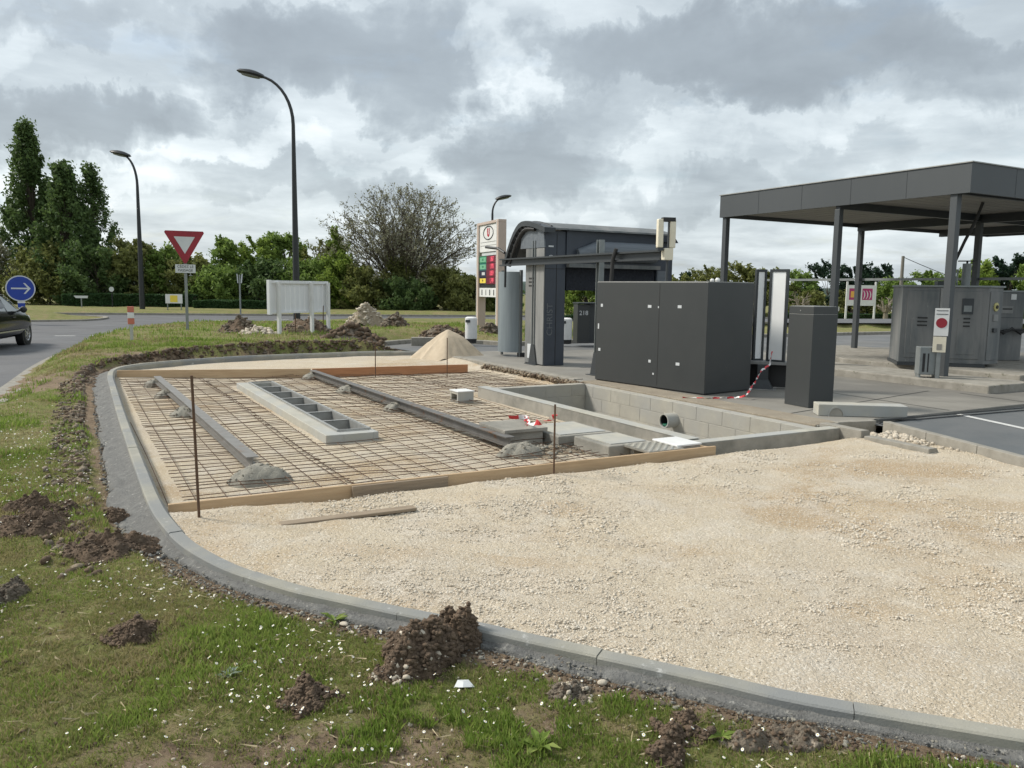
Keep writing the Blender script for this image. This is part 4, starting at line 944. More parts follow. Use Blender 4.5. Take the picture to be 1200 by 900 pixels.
# ------------------------------------------------------------------ canopy
CA, CC0, CC1, CZ, CT = 13.38, 8.30, 14.25, 3.42, 3.92
t = thing('canopy', 'flat dark grey steel canopy on slim posts over the jet wash bays', 'canopy', L(CA, CC0, 0), PHI)
AX, CY = 10.6, CC1-CC0
fx = .05
mb = MB(); mb.box(0,fx,0,CY,CZ,CT); mb.box(AX-fx,AX,0,CY,CZ,CT); mb.box(fx+.0005,AX-fx-.0005,0,fx,CZ,CT); mb.box(fx+.0005,AX-fx-.0005,CY-fx,CY,CZ,CT); mb.build('fascia', M['fascia'], t)
sm_ = MB()
for k in range(1, 5): y = CY*k/5; sm_.box(-.003, .001, y-.004, y+.004, CZ+.002, CT-.002)
for k in range(1, 8): x = AX*k/8; sm_.box(x-.004, x+.004, -.003, .001, CZ+.002, CT-.002)
sm_.build('fascia_seam', M['charcoal2'], t)
mb = MB(); mb.box(-.02,AX+.02,-.02,CY+.02,CT+.0005,CT+.018); mb.build('edge_trim', M['galv'], t)
mb = MB(); mb.box(fx+.001,AX-fx-.001,fx+.001,CY-fx-.001,CZ+.09,CZ+.13)
for k in range(1, 20): pass
mb.build('soffit', M['soffit'], t)
ms_ = MB()
for k in range(1, 20): y = CY*k/20; ms_.box(fx+.002, AX-fx-.002, y-.004, y+.004, CZ+.086, CZ+.0895)
ms_.build('soffit_rib', M['soffit'], t)
mb = MB(); mb.box(4.75,4.87,.06,CY-.06,CZ-.10,CZ+.089); mb.build('beam', M['charcoal2'], t)
mb = MB(); mb.box(8.2,8.32,.06,CY-.06,CZ-.10,CZ+.089); mb.build('beam', M['charcoal2'], t)
mb = MB(); mb.box(.06,4.749,2.65,2.75,CZ-.06,CZ+.089); mb.box(4.871,8.199,2.65,2.75,CZ-.06,CZ+.089); mb.build('beam', M['charcoal2'], t)
mb = MB(); mb.box(.06,4.749,.22,.32,CZ+.0,CZ+.089); mb.build('beam', M['charcoal2'], t)
for x, y, zt, wp in [(.10,.30,CZ+.08,.13),(.10,2.70,CZ-.061,.12),(.10,CY-.12,CZ+.08,.12),(4.81,2.70,CZ-.101,.12),(4.81,CY-.14,CZ-.101,.12)]:
    mb = MB(); mb.box(x-wp/2,x+wp/2,y-wp/2,y+wp/2,.0 if y > 20 else .14,zt); mb.build('post', M['fascia'], t, bevel=.006)
mb = MB(); mb.box(4.86,4.92,-.0+1.6,CY+3.5,2.04,2.10); mb.build('cross_pipe', M['zinc'], t)
mb = MB(); mb.tube([(2.3,1.15,3.5),(2.3,1.25,3.2),(2.28,1.45,2.75),(2.25,1.62,2.3),(2.25,1.62,2.15)], .03, 8); mb.tube([(2.33,1.17,3.5),(2.33,1.30,3.1),(2.32,1.38,2.9)], .022, 8); mb.build('hose', M['black'], t, smooth=True)

# islands under the canopy
slab('island_slab', lp((12.75,7.35),(14.05,7.35),(14.05,11.6),(12.75,11.6)), .10, .27, M['old_kerb'], .02)
slab('island_slab', lp((15.0,8.1),(18.9,8.1),(18.9,15.0),(17.2,15.0),(15.0,11.9)), .10, .27, M['old_kerb'], .02)

# jet wash cabin
a0 = gp(1052,427,.28); a1 = gp(1152,430.5,.28)
jy = math.atan2(a1.y-a0.y, a1.x-a0.x); jw = (a1-a0).length
t = thing('jet_wash_cabin', 'grey metal plant cabin with louvred doors behind the corner post', 'cabin', (a0.x, a0.y, .272), jy)
jh = 1.58
mb = MB(); mb.box(-.02, jw+.02, -.03, 1.15, 0, .06); mb.build('plinth', M['charcoal2'], t)
mb = MB(); mb.prism([(0,0),(jw,0),(jw+.36,.42),(jw+.36,1.1),(0,1.1)], .061, jh); mb.build('body', M['grey_panel'], t, bevel=.01)
mb = MB(); mb.prism([(-.02,-.03),(jw+.01,-.03),(jw+.40,.42),(jw+.40,1.12),(-.02,1.12)], jh+.001, jh+.035); mb.build('roof', M['zinc'], t)
for x0, x1, nm in ((.10, jw*.44, 0), (jw*.60, jw-.10, 1)):
    mb = MB(); mb.box(x0, x1, -.014, -.0005, .16, jh-.08); d_ = mb.build('door', M['grey_panel'], t, bevel=.006)
    mb = MB(); mb.box(x0+.10, x1-.10, -.022, -.0145, .25, jh*.60); mb.build('inset_panel', M['grey_panel'], d_, bevel=.004)
    for k in range(3): mb = MB(); mb.box(x0+.20, x1-.20, -.030, -.0225, .80+k*.075, .83+k*.075); mb.build('louvre', M['black'], d_)
    if nm: mb = MB(); mb.box(x0+.16, x0+.36, -.03, -.0145, 1.05, 1.36); mb.build('notice_frame', M['charcoal2'], d_); mb = MB(); mb.box(x0+.19, x0+.33, -.034, -.0305, 1.10, 1.22); mb.build('notice', M['zinc'], d_)
    if nm: mb = MB(); mb.box(jw*.44+.01, jw*.60-.01, -.02, -.0005, .1, jh-.02); mb.build('centre_panel', M['grey_light'], t)
cx_, cy2 = jw+.18, .21; ang = math.atan2(.42, .36)
Mc = T(jw, 0, 0) @ Matrix.Rotation(ang, 4, 'Z')
mb = MB(); mb.box(.05,.50,-.014,-.001,.14,jh-.08,Mc); cp_ = mb.build('control_door', M['grey_panel'], t, bevel=.005)
mb = MB(); mb.lathe([(0,0),(.085,0),(.085,.02),(0,.02)], 22, Mc @ T(.27,-.015,1.20) @ Matrix.Rotation(R_(90),4,'X')); mb.build('dial', mat('dial_yellow', (.55,.50,.20), (.48,.43,.17), .5), cp_)
mb = MB(); mb.lathe([(0,0),(.035,0),(.035,.02),(0,.02)], 16, Mc @ T(.27,-.0355,1.20) @ Matrix.Rotation(R_(90),4,'X')); mb.build('dial_hub', M['black'], cp_)
mb = MB(); mb.box(.19,.37,-.03,-.0145,.92,1.05,Mc); mb.build('instruction_plate', M['grey_light'], cp_)
mb = MB(); mb.box(.20,.34,-.05,-.0145,.70,.78,Mc); mb.build('coin_box', M['charcoal2'], cp_, bevel=.006)
# pipes and chimney on the cabin roof
mb = MB(); mb.box(jw*.43,jw*.62,.2,.5,jh+.036,jh+.12); mb.build('roof_box', M['charcoal2'], t)
mb = MB(); mb.tube([(jw*.80,.5,jh+.03),(jw*.80,.5,jh+.48)], .08, 14); mb.build('chimney', M['zinc'], t, smooth=True)
mb = MB(); mb.box(jw*.80-.16,jw*.80+.16,.44,.56,jh+.52,jh+.54); mb.tube([(jw*.80,.5,jh+.48),(jw*.80,.5,jh+.52)], .02, 6); mb.build('chimney_cap', M['black'], t)
mb = MB(); mb.tube([(jw*.68,.4,jh+.03),(jw*.68,.4,jh+.36)], .018, 8); mb.build('pipe', M['zinc'], t)

# vacuum cabinet right of it
v0 = gp(1166,424,.27)
t = thing('vacuum_cabinet', 'grey vacuum cabinet with hanging black hoses at the right edge', 'vacuum', (v0.x+.12, v0.y+.35, .272), R_(3))
mb = MB(); mb.box(0,.66,0,.55,0,1.50); mb.build('body', M['grey_panel'], t, bevel=.012)
mb = MB(); mb.box(-.015,.675,-.015,.565,1.501,1.54); mb.build('lid', M['zinc'], t)
mb = MB(); mb.box(.0,.66,-.004,-.0005,.94,.95); mb.build('seam', M['charcoal2'], t)
mb = MB(); mb.box(.12,.40,-.012,-.0045,1.04,1.20); mb.build('plate', M['grey_light'], t); mb = MB(); mb.box(.16,.38,-.016,-.0125,1.12,1.15); mb.build('plate_text_band', M['black'], t)
mb = MB(); mb.box(.34,.46,-.006,-.0005,1.34,1.46); mb.build('sticker', M['white'], t)
for k in range(3):
    mb = MB(); mb.tube([(.02+.03*k,-.05,.72-.05*k),(.15,-.12,.60+.03*k),(.35,-.10,.72-.02*k),(.52,-.14,.60+.04*k),(.75,-.08,.75-.03*k),(.95,.0,.7)], .028, 8); mb.build('hose', M['black'], t, smooth=True)

# grey bin beside the corner post, no entry sign
g0 = gp(1085,442,.27)
t = thing('litter_bin', 'grey slotted steel bin standing before the jet wash cabin', 'bin', (g0.x, g0.y, .272), R_(-10))
mb = MB(); mb.prism([(-.16,-.12),(.16,-.12),(.16,.12),(-.16,.12)], .05, .53); mb.build('body', M['zinc'], t, bevel=.01)
mb = MB(); mb.box(-.11,-.07,-.126,-.1205,.10,.42); mb.box(-.03,-.01,-.126,-.1205,.10,.42); mb.build('slot', M['black'], t)
mb = MB(); mb.box(-.15,-.12,-.1,.1,0,.0495); mb.build('foot', M['zinc'], t); mb = MB(); mb.box(.12,.15,-.1,.1,0,.0495); mb.build('foot', M['zinc'], t)
mb = MB(); mb.box(.165,.20,-.05,.0,.0,.56); mb.build('side_post', M['zinc'], t)
n0 = gp(1097,452,.142)
t = thing('no_entry_sign', 'small white panel with a red disc on a grey post by the canopy post', 'sign', (n0.x-.0, n0.y, ZF), R_(-25))
mb = MB(); mb.box(-.03,.03,-.02,.02,0,1.32); mb.build('post', M['zinc'], t)
mb = MB(); mb.box(-.10,.12,-.034,-.0205,.86,1.33); s_ = mb.build('panel', M['white'], t)
mb = MB(); mb.lathe([(0,0),(.085,0),(.085,.004),(0,.004)], 24, T(.01,-.0345,1.08) @ Matrix.Rotation(R_(90),4,'X')); mb.build('red_disc', M['red'], s_)
mb = MB(); mb.box(-.08,.10,-.038,-.0345,1.225,1.235); mb.box(-.08,.10,-.038,-.0345,1.285,1.295); mb.build('text_line', M['lampblack'], s_)
mb = MB(); mb.box(-.10,.10,-.034,-.0205,.58,.845); s_ = mb.build('lower_panel', M['cream'], t)
mb = MB(); mb.box(-.04,.04,-.038,-.0345,.62,.72); mb.build('pictogram', M['soffit'], s_)

# ------------------------------------------------------------------ roadside
def spot(u, v, z): p = gp(u, v, z); return p
# give way sign
b = gp(220, 391, .30)
t = thing('give_way_sign', 'red bordered triangular give way sign with a text plate on a grey post', 'road sign', (b.x, b.y, gz(b.x, b.y)-.05), R_(22))
zb = .30-gz(b.x, b.y)+.05
mb = MB(); mb.box(-.04,.04,-.02,.02,0,2.2+zb); mb.build('post', M['zinc'], t)
def tri(s, z, y, th):
    h = s*.866; return MB().prism([(-s/2+.03, z+h), (-s/2, z+h-.045), (-.03, z), (.03, z), (s/2, z+h-.045), (s/2-.03, z+h)], -y, -y+th, RX)
zt_ = 2.02+zb
tri(1.06, zt_, -.03, .02).build('border', M['red'], t)
mb = MB(); s_ = .56; h = s_*.866; mb.prism([(-s_/2, h), (0, 0), (s_/2, h)], .051, .054, T(0, 0, zt_+.27) @ RX); mb.build('centre', M['sign_white'], t)
mb = MB(); mb.box(-.27,.27,-.045,-.022,zt_-.27,zt_-.03); pl = mb.build('text_plate', M['sign_white'], t)
text('lettering', 'CÉDEZ LE', .10, M['lampblack'], pl, (0,-.048,zt_-.095), (R_(90),0,0)); text('lettering', 'PASSAGE', .10, M['lampblack'], pl, (0,-.048,zt_-.20), (R_(90),0,0))
# marker post
b = gp(155, 408, .2); z0 = gz(b.x, b.y)
t = thing('marker_post', 'short translucent marker post with faded red and white bands by the road', 'marker post', (b.x, b.y, z0-.03), .2)
mb = MB(); mb.box(-.035,.035,-.02,.02,0,.62); mb.build('stem', M['plastic_clear'], t, bevel=.008)
for z_, m_ in ((.42,'marker_red'),(.56,'white'),(.70,'marker_red')):
    mb = MB(); mb.box(-.07,.07,-.03,.03,z_,z_+.138); mb.build('band', M[m_], t, bevel=.01)
# blue arrow sign
p = at(24, 338, 33.0)
t = thing('keep_right_sign', 'round blue sign with a white arrow pointing right on the traffic island', 'road sign', (p.x, p.y, gz(p.x, p.y)-.05), R_(32))
zc = p.z-gz(p.x, p.y)+.05
disc = lambda r, y0, y1: MB().lathe([(0,0),(r,0),(r,y1-y0),(0,y1-y0)], 40, T(0,-y0,zc) @ Matrix.Rotation(R_(90),4,'X'))
disc(.53,.0,.02).build('rim', M['sign_white'], t); disc(.485,.0205,.026).build('blue_face', M['blue'], t)
mb = MB(); y0, y1 = -.036, -.027
mb.box(-.33,.27,y0,y1,zc-.03,zc+.03); mb.prism([(.10,.22),(.17,.22),(.36,0),(.17,-.22),(.10,-.22),(.27,0)], .027, .0365, T(0,0,zc) @ RX); mb.build('arrow', M['sign_white'], t)
mb = MB(); mb.box(-.13,.13,.0,.06,0,zc-.48); mb.build('post', M['white'], t)
mb = MB(); mb.box(-.131,.131,-.003,-.0005,zc-.78,zc-.60); mb.build('dark_band', M['blue'], t)
# black hatchback
fw_, rw_ = gp(31,404.5,0), gp(-4,411.5,0); hd = (fw_-rw_).normalized(); yawc = math.atan2(hd.y, hd.x)
cc = (fw_+rw_)/2; left = Vector((-hd.y, hd.x, 0)); cc = cc + left*.86
def make_car(name, label, loc, yaw, paint, group=None, sc_=1.):
    t = thing(name, label, 'car', loc, yaw, group)
    # stations x, then section (half width, z) from sill to roof centre
    S = [(-2.0,[(.60,.42),(.72,.48),(.76,.62),(.74,.80),(.70,.88),(.60,.93),(.0,.95)]),
         (-1.85,[(.70,.28),(.80,.40),(.83,.62),(.82,.82),(.76,1.00),(.64,1.18),(.0,1.22)]),
         (-1.55,[(.74,.22),(.83,.38),(.86,.62),(.84,.86),(.76,1.10),(.62,1.38),(.0,1.42)]),
         (-1.0,[(.76,.20),(.84,.36),(.87,.62),(.85,.88),(.76,1.14),(.60,1.44),(.0,1.48)]),
         (-.3,[(.76,.20),(.84,.36),(.87,.62),(.86,.87),(.76,1.13),(.60,1.46),(.0,1.50)]),
         (.25,[(.76,.20),(.84,.36),(.87,.62),(.86,.86),(.76,1.11),(.60,1.40),(.0,1.45)]),
         (.75,[(.76,.20),(.84,.36),(.87,.62),(.86,.86),(.77,1.00),(.62,1.16),(.0,1.20)]),
         (1.10,[(.76,.20),(.84,.36),(.87,.62),(.85,.84),(.78,.95),(.60,1.00),(.0,1.03)]),
         (1.55,[(.74,.22),(.83,.38),(.85,.60),(.82,.78),(.74,.88),(.55,.93),(.0,.95)]),
         (1.90,[(.66,.26),(.76,.38),(.78,.55),(.74,.68),(.66,.78),(.48,.82),(.0,.84)]),
         (2.05,[(.50,.32),(.60,.42),(.62,.52),(.60,.60),(.52,.66),(.36,.68),(.0,.69)])]
    mb = MB(); V = []; n = 13
    for x, q in S:
        row = [(x, -w_, z) for w_, z in q]+[(x, w_, z) for w_, z in q[-2::-1]]; V += row
    F = [(i*n+j, (i+1)*n+j, (i+1)*n+j+1, i*n+j+1) for i in range(len(S)-1) for j in range(n-1)]
    F += [(i*n+n-1, (i+1)*n+n-1, (i+1)*n, i*n) for i in range(len(S)-1)]
    F += [tuple(range(n)), tuple((len(S)-1)*n+j for j in range(n))[::-1]]
    mb.add(V, [f[::-1] for f in F]); body = mb.build('body', paint, t, smooth=True)
    md = body.modifiers.new('s', 'SUBSURF'); md.levels = md.render_levels = 2
    for sx in (-1.25, 1.27):
        for sy in (-1, 1):
            M2 = T(sx, sy*.775, .31) @ Matrix.Rotation(R_(-90*sy), 4, 'X')
            mb = MB(); mb.lathe([(0,-.14),(.36,-.14),(.365,.055),(0,.055)], 28, M2); mb.build('wheel_arch', M['black'], t)
            M2 = T(sx, sy*.815, .31) @ Matrix.Rotation(R_(-90*sy), 4, 'X')
            mb = MB(); mb.lathe([(.18,-.16),(.29,-.16),(.31,-.13),(.31,.0),(.29,.025),(.20,.025),(.19,.0)], 28, M2); wh = mb.build('wheel', M['tyre'], t, smooth=True)
            mb = MB(); mb.lathe([(0,.0),(.19,.0),(.20,.028),(.185,.03),(.17,.012),(.06,.008),(.05,.025),(0,.025)], 20, M2)
            for k in range(7): a = k*2*math.pi/7; mb.bar(M2 @ Vector((.05*math.cos(a), .05*math.sin(a), .02)), M2 @ Vector((.18*math.cos(a), .18*math.sin(a), .022)), .035, .012, M2.to_3x3() @ Vector((0,0,1)))
            mb.build('rim', M['chrome'], wh)
    for sy in (-1, 1):
        def sq(pts, o=.012): return [(x, sy*(y+o), z) for x, y, z in pts]
        P_ = lambda x, z: (x, .855-(z-.90)*.46 if z > .9 else .855, z)
        mb = MB(); mb.add(sq([P_(-.10,.96), P_(.72,.94), P_(.60,1.06), P_(.15,1.34), P_(-.10,1.36)], .0), [(0,1,2,3,4)]); mb.build('side_window', M['glass'], t)
        mb = MB(); mb.add(sq([P_(-1.25,1.0), P_(-.18,.96), P_(-.18,1.36), P_(-.95,1.34)], .0), [(0,1,2,3)]); mb.build('side_window', M['glass'], t)
        mb = MB(); mb.tube([(.86, sy*.845, .95), (.62, sy*.80, 1.07), (.15, sy*.665, 1.38), (-.4, sy*.64, 1.42), (-1.1, sy*.665, 1.38)], .012, 5); mb.build('window_trim', M['chrome'], t)
        mb = MB(); mb.bar((-.9, sy*.885, .44), (.9, sy*.885, .44), .012, .035); mb.build('door_strip', M['chrome'], t)
        mb = MB(); mb.bar((.1, sy*.885, .80), (.28, sy*.885, .80), .03, .03); mb.build('door_handle', paint, t)
        mb = MB(); mb.lathe([(0,-.06),(.07,-.05),(.09,0),(.07,.05),(0,.06)], 12, T(.62, sy*.98, .99) @ Matrix.Rotation(R_(90), 4, 'Y')); mb.bar((.62, sy*.84, .95), (.62, sy*.95, .97), .05, .04); mb.build('mirror', M['lampblack'], t, smooth=True)
        mb = MB(); mb.lathe([(0,-.10),(.06,-.08),(.085,0),(.06,.08),(0,.10)], 12, T(1.72, sy*.70, .72) @ Matrix.Rotation(R_(70), 4, 'Y')); mb.build('headlight', M['headlamp'], t, smooth=True)
        mb = MB(); mb.lathe([(0,-.10),(.06,-.08),(.08,0),(.06,.08),(0,.10)], 12, T(-1.86, sy*.70, .92)); mb.build('tail_light', M['red'], t, smooth=True)
    mb = MB(); mb.add([(.98,-.58,1.06),(.98,.58,1.06),(.32,.54,1.43),(.32,-.54,1.43)], [(0,1,2,3)]); mb.build('windscreen', M['glass'], t)
    mb = MB(); mb.box(2.03,2.045,-.26,.26,.42,.53); mb.build('number_plate', M['white'], t)
    return t
make_car('parked_car' if 0 else 'car', 'black hatchback driving along the road at the left border', (cc.x, cc.y, 0.002), yawc, M['carpaint'])
# small car on the far road
cfar = at(1003, 372, 92.); make_car('car', 'small black car far off behind the billboard', (cfar.x, cfar.y, gz(cfar.x, cfar.y)+.05), R_(215), M['carpaint'])

# street lamps
def lamp(label, u, v, z0, y, hu, hv, r, gp_='street lamps'):
    b = at(u, v, y); gz0 = gz(b.x, b.y) if z0 is None else z0; head = at(hu, hv, y+.3)
    t = thing('street_lamp', label, 'street lamp', (b.x, b.y, gz0), 0, gp_); H = head.z-gz0; dxh = head.x-b.x
    # mast then a bent arm
    hm = H*.80 if abs(dxh) > .9 else H*.86; top = hm
    mb = MB(); mb.tube([(0,0,-.1),(0,0,H*.18),(0,0,top)], [r*1.25, r*1.2, r*.62], 12); mb.build('mast', M['lampblack'], t, smooth=True)
    pts = []
    for k in range(11):
        a = k/10*math.pi/2; pts.append((dxh*.93*(1-math.cos(a)), .3*(1-math.cos(a)), top+(H-top)*.98*math.sin(a)))
    mb = MB(); mb.tube(pts, [r*.6-(r*.2)*k/10 for k in range(11)], 10); mb.build('arm', M['lampblack'], t, smooth=True)
    sgn = 1 if dxh > 0 else -1
    Mh = T(dxh, .3, H) @ Matrix.Rotation(R_(-12*sgn), 4, 'Y')
    mb = MB(); mb.lathe([(0,-.06),(.5,-.02),(.6,.03),(.5,.10),(.2,.16),(0,.17)], 20, Mh @ Matrix.Diagonal((.85*r/.1,.42*r/.1,1.3,1))); hd_ = mb.build('lamp_head', M['lampblack'], t, smooth=True)
    mb = MB(); mb.lathe([(0,-.09),(.36,-.07),(.42,-.02),(0,-.02)], 18, Mh @ Matrix.Diagonal((.85*r/.1,.42*r/.1,1.3,1))); mb.build('lens', M['zinc'], hd_, smooth=True)
    return t
lamp('tall black street lamp behind the white board, tallest of the three', 348, 376, None, 38., 294, 87.5, .135)
lamp('black street lamp beside the poplars, arm bent to the left', 167, 363, None, 49., 141, 181, .13)
lamp('black street lamp rising behind the fuel price totem, arm bent right', 576, 365, None, 62., 590, 232, .13)

# white board seen from behind
bl, br_ = gp(322,396,.3), gp(384,392,.3); yawb = math.atan2(br_.y-bl.y, br_.x-bl.x); bw = (br_-bl).length
t = thing('white_board', 'white wooden board seen from behind on white posts over a soil heap', 'board', (bl.x, bl.y, gz(bl.x, bl.y)), yawb)
zo = .30-gz(bl.x, bl.y)
mb = MB()
nb = 12; x0, x1 = -.10, bw+.02
zt_, zb_ = 1.50+zo, .66+zo
for k in range(nb): a = x0+(x1-x0)*k/nb; mb.box(a+.004, a+(x1-x0)/nb-.004, .03, .045, zb_, zt_)
mb.build('panel', M['white_wood'], t)
mb = MB(); mb.box(x0-.02, x1+.02, -.02, .029, zt_-.02, zt_+.06); mb.build('top_rail', M['white_wood'], t)
mb = MB(); mb.box(x0-.0, x1+.0, -.01, .029, zb_, zb_+.05); mb.build('bottom_rail', M['white_wood'], t)
mb = MB(); mb.box(x0-.11, x0-.022, -.05, .05, zb_-.02, zt_+.07); mb.build('end_board', M['white_wood'], t)
for x, z0_ in ((.12,-.1),(bw*.66,-.1),(bw-.03,-.1)):
    mb = MB(); mb.box(x-.045,x+.045,-.10,-.021,z0_,zt_+.02); mb.build('post', M['white'], t)
mb = MB(); mb.box(bw*.72,bw*.72+.03,.02,.05,-.1,zb_-.002); mb.build('post', M['white'], t)
# plank and stakes before it
p, q = gp(340,394,.28), gp(385,392,.28)
board('weathered_board', 'weathered grey board on the soil below the white board', (p.x, p.y-.3, 0), (q.x, q.y-.3, 0), .13, .04, M['old_wood'], .36, None, 'plank')
for lab, u, uu in (('rusty stake in front of the middle of the white board', 349, 0), ('rusty stake before the right post of the white board', 381, 0)):
    b = gp(u, 393.5, .3); mb = MB(); mb.tube([(0,0,-.1),(.02,0,1.05 if u == 349 else .92)], .014, 6); tag(mb.build('rebar_stake', M['rust'], None, (b.x, b.y-.25, .25)), lab, 'stake', 'rebar stakes')

# dirt heaps behind the far kerb
def dh(label, u, v, z, ru, h, mt, seed, mt2=None, name='soil_heap', ry=None, **k):
    b = gp(u, v, z); s = b.y/FPX; rx = ru*s
    kk = dict(nclod=260, cs=(.02,.085), rough=.45, peak=1.5, res=40); kk.update(k)
    return heap(name, label, 'heap', (b.x, b.y), rx, ry or rx*.7, h, mt, 'soil heaps beyond the far kerb', seed=seed, mt2=mt2, dz=-.03, **kk)
dh('brown soil heap with pale stones left of the white board', 280, 393, .3, 27, .42, M['soil'], 51, M['soil_grey'])
dh('low stony end of the left soil heap, beside the white board post', 304, 395.5, .3, 22, .20, M['soil_grey'], 52, M['stone'])
dh('dark soil heap directly under the white board', 358, 392, .3, 32, .42, M['soil'], 53, M['soil_grey'])
dh('tall pointed pale rubble heap on the grass behind the white board', 430, 386, .25, 27, .72, M['soil_pale'], 54, M['stone'], peak=1.2)
dh('dark earth heap touching the right foot of the pointed rubble heap', 464, 388, .25, 18, .40, M['soil'], 55, M['soil_grey'])
dh('grey brown cloddy heap right behind the kerb end', 412, 404, .2, 42, .42, M['soil_grey'], 56, M['soil'], cs=(.03,.12))
dh('reddish brown clod heap behind the sand pile', 520, 396, .2, 30, .32, M['soil_grey'], 57, M['soil'], cs=(.02,.08))
dh('small soil heap at the foot of the price totem', 573, 393, .2, 17, .28, M['soil'], 58, M['soil_grey'])
sp_ = gp(519, 422, .02)
heap('sand_pile', 'conical pile of pale yellow sand behind the orange board', 'sand pile', (sp_.x+.1, sp_.y+.22), 1.0, .80, .72, M['sand'], z=.0, seed=60, nclod=0, rough=.08, peak=1.45, sharp=2.5, res=60, dz=-.02)
# two blocks behind the sand pile
p, q = gp(482,404,.12), gp(512,404,.12)
kerbstone('kerb_stone', 'grey kerb block lying behind the sand pile', (p.x,p.y,0), (q.x+.3,q.y,0), .3, .25, .08, M['old_kerb'], None)

# bins
def bin_(label, u, v, z):
    b = gp(u, v, z); t = thing('waste_bin', label, 'bin', (b.x, b.y, z-.02), 0, 'white waste bins')
    mb = MB(); mb.lathe([(0,.0),(.15,.0),(.16,.12),(0,.12)], 24); mb.build('base', M['black'], t, smooth=True)
    mb = MB(); mb.lathe([(0,.121),(.165,.121),(.17,.15),(.17,.62),(0,.62)], 24); mb.build('drum', M['white'], t, smooth=True)
    mb = MB(); mb.lathe([(0,.621),(.172,.621),(.172,.70),(.12,.735),(0,.74)], 24); mb.build('top', M['white'], t, smooth=True)
    mb = MB(); mb.box(-.15,-.02,-.185,-.12,.58,.655); mb.build('slot', M['charcoal2'], t)
    return t
bin_('white round waste bin between the reddish heap and the totem', 552, 401, .2)
bin_('white round waste bin seen through the gantry', 663, 402, .2)

# fuel price totem
tl, tr_ = gp(566,381,.2), gp(585,385,.2); 
tb = at(586, 385, 29.); ya = at(563, 383, 31.0); yt = math.atan2(tb.y-ya.y, tb.x-ya.x); tw = (Vector((tb.x, tb.y))-Vector((ya.x, ya.y))).length
t = thing('price_totem', 'tall beige fuel price totem with a red letter logo and lit red prices', 'price sign', (ya.x, ya.y, .15), yt)
H = at(588, 257, 29.).z-.15; sw = tw
zz_ = lambda v: at(578, v, 30.).z-.15
for x in (0, sw-.0):
    mb = MB(); mb.box(x-.08,x+.12,-.15,.16,0,H-.10); mb.build('upright', M['beige'], t, bevel=.01)
mb = MB(); mb.box(-.08,sw+.12,-.15,.16,H-.0995,H); mb.build('top_bar', M['beige'], t, bevel=.01)
ix0, ix1 = .121, sw-.081
for x in (-.08, sw-.08): mb = MB(); mb.box(x, x+.035, -.156, -.1505, 0, H); mb.build('white_edge', M['white'], t)
mb = MB(); mb.box(ix0,ix1,-.10,.20,zz_(295),H-.10); lg = mb.build('logo_panel', M['white'], t)
cxp = (ix0+ix1)/2; ww_ = ix1-ix0
zc = zz_(273)
mb = MB()
for k in range(28):
    a0, a1 = k*2*math.pi/28, (k+1)*2*math.pi/28; mb.bar((cxp+ww_*.27*math.cos(a0), -.108, zc+.24*math.sin(a0)), (cxp+ww_*.27*math.cos(a1), -.108, zc+.24*math.sin(a1)), .016, .03)
mb.build('logo_ring', M['lampblack'], lg)
text('logo_letter', 'U', .40, mat('logo_red', (.50,.02,.05), (.45,.02,.04), .5), lg, (cxp, -.108, zc), (R_(90),0,0), .006, .9, .018)
mb = MB(); mb.box(ix0+.12,ix1-.12,-.104,-.1005,zz_(284),zz_(284)+.02); mb.build('small_text_line', M['grey_light'], lg)
mb = MB(); mb.box(ix0+.12,ix1-.12,-.104,-.1005,zz_(288),zz_(288)+.02); mb.build('small_text_line', M['grey_light'], lg)
mb = MB(); mb.box(ix0+.15,ix1-.1,-.06,.1,zz_(295.5)-.12,zz_(295.5)); mb.build('white_strip', M['sign_white'], t)
rows = [(304,'green','1.867','E85'),(312.5,'teal','1.978','E10'),(320.5,'navy','0.859',''),(329,'yellow','1.749','98')]
for v, cl, tx, pl_ in rows:
    z1 = zz_(v-4.1); z0_ = zz_(v+4.1); mid = (z0_+z1)/2; split = ix0+ww_*.40
    mb = MB(); mb.box(ix0,split,-.10,.15,z0_,z1-.005); fb = mb.build('fuel_badge', M[cl if cl != 'yellow' else 'navy'], t)
    if cl == 'navy':
        mb = MB(); mb.box(ix0+ww_*.15,split-ww_*.08,-.106,-.1005,mid-.06,mid+.05); mb.build('fuel_tag', M['sign_white'], fb)
    else:
        mb = MB(); mb.box(ix0+.06,split-.05,-.106,-.1005,z0_+.04,z1-.045); mb.build('fuel_tag', M['yellow' if cl == 'yellow' else 'pale_green'], fb)
        text('fuel_code', pl_, .11, M['green'] if cl != 'yellow' else M['lampblack'], fb, ((ix0+split)/2, -.109, mid), (R_(90),0,0), .002)
    mb = MB(); mb.box(split+.002,ix1,-.10,.15,z0_,z1-.005); fb = mb.build('price_panel', M['maroon'], t)
    text('price', tx, .25, M['led'], fb, ((split+ix1)/2, -.104, mid), (R_(90),0,0), .003, .72)
mb = MB(); mb.box(ix0,ix1,-.08,.12,zz_(337.0),zz_(333.5)); mb.build('dark_gap', M['lampblack'], t)
mb = MB(); mb.box(ix0,ix1,-.10,.15,zz_(348),zz_(337.5)); sv = mb.build('service_panel', M['white'], t)
for k in range(4): mb = MB(); x = ix0+ww_*(.16+.22*k); mb.box(x-.04, x+.05, -.105, -.1005, zz_(346), zz_(339.5)+.0); mb.build('pictogram', M['grey_light'] if k in (1,) else M['charcoal2'], sv)
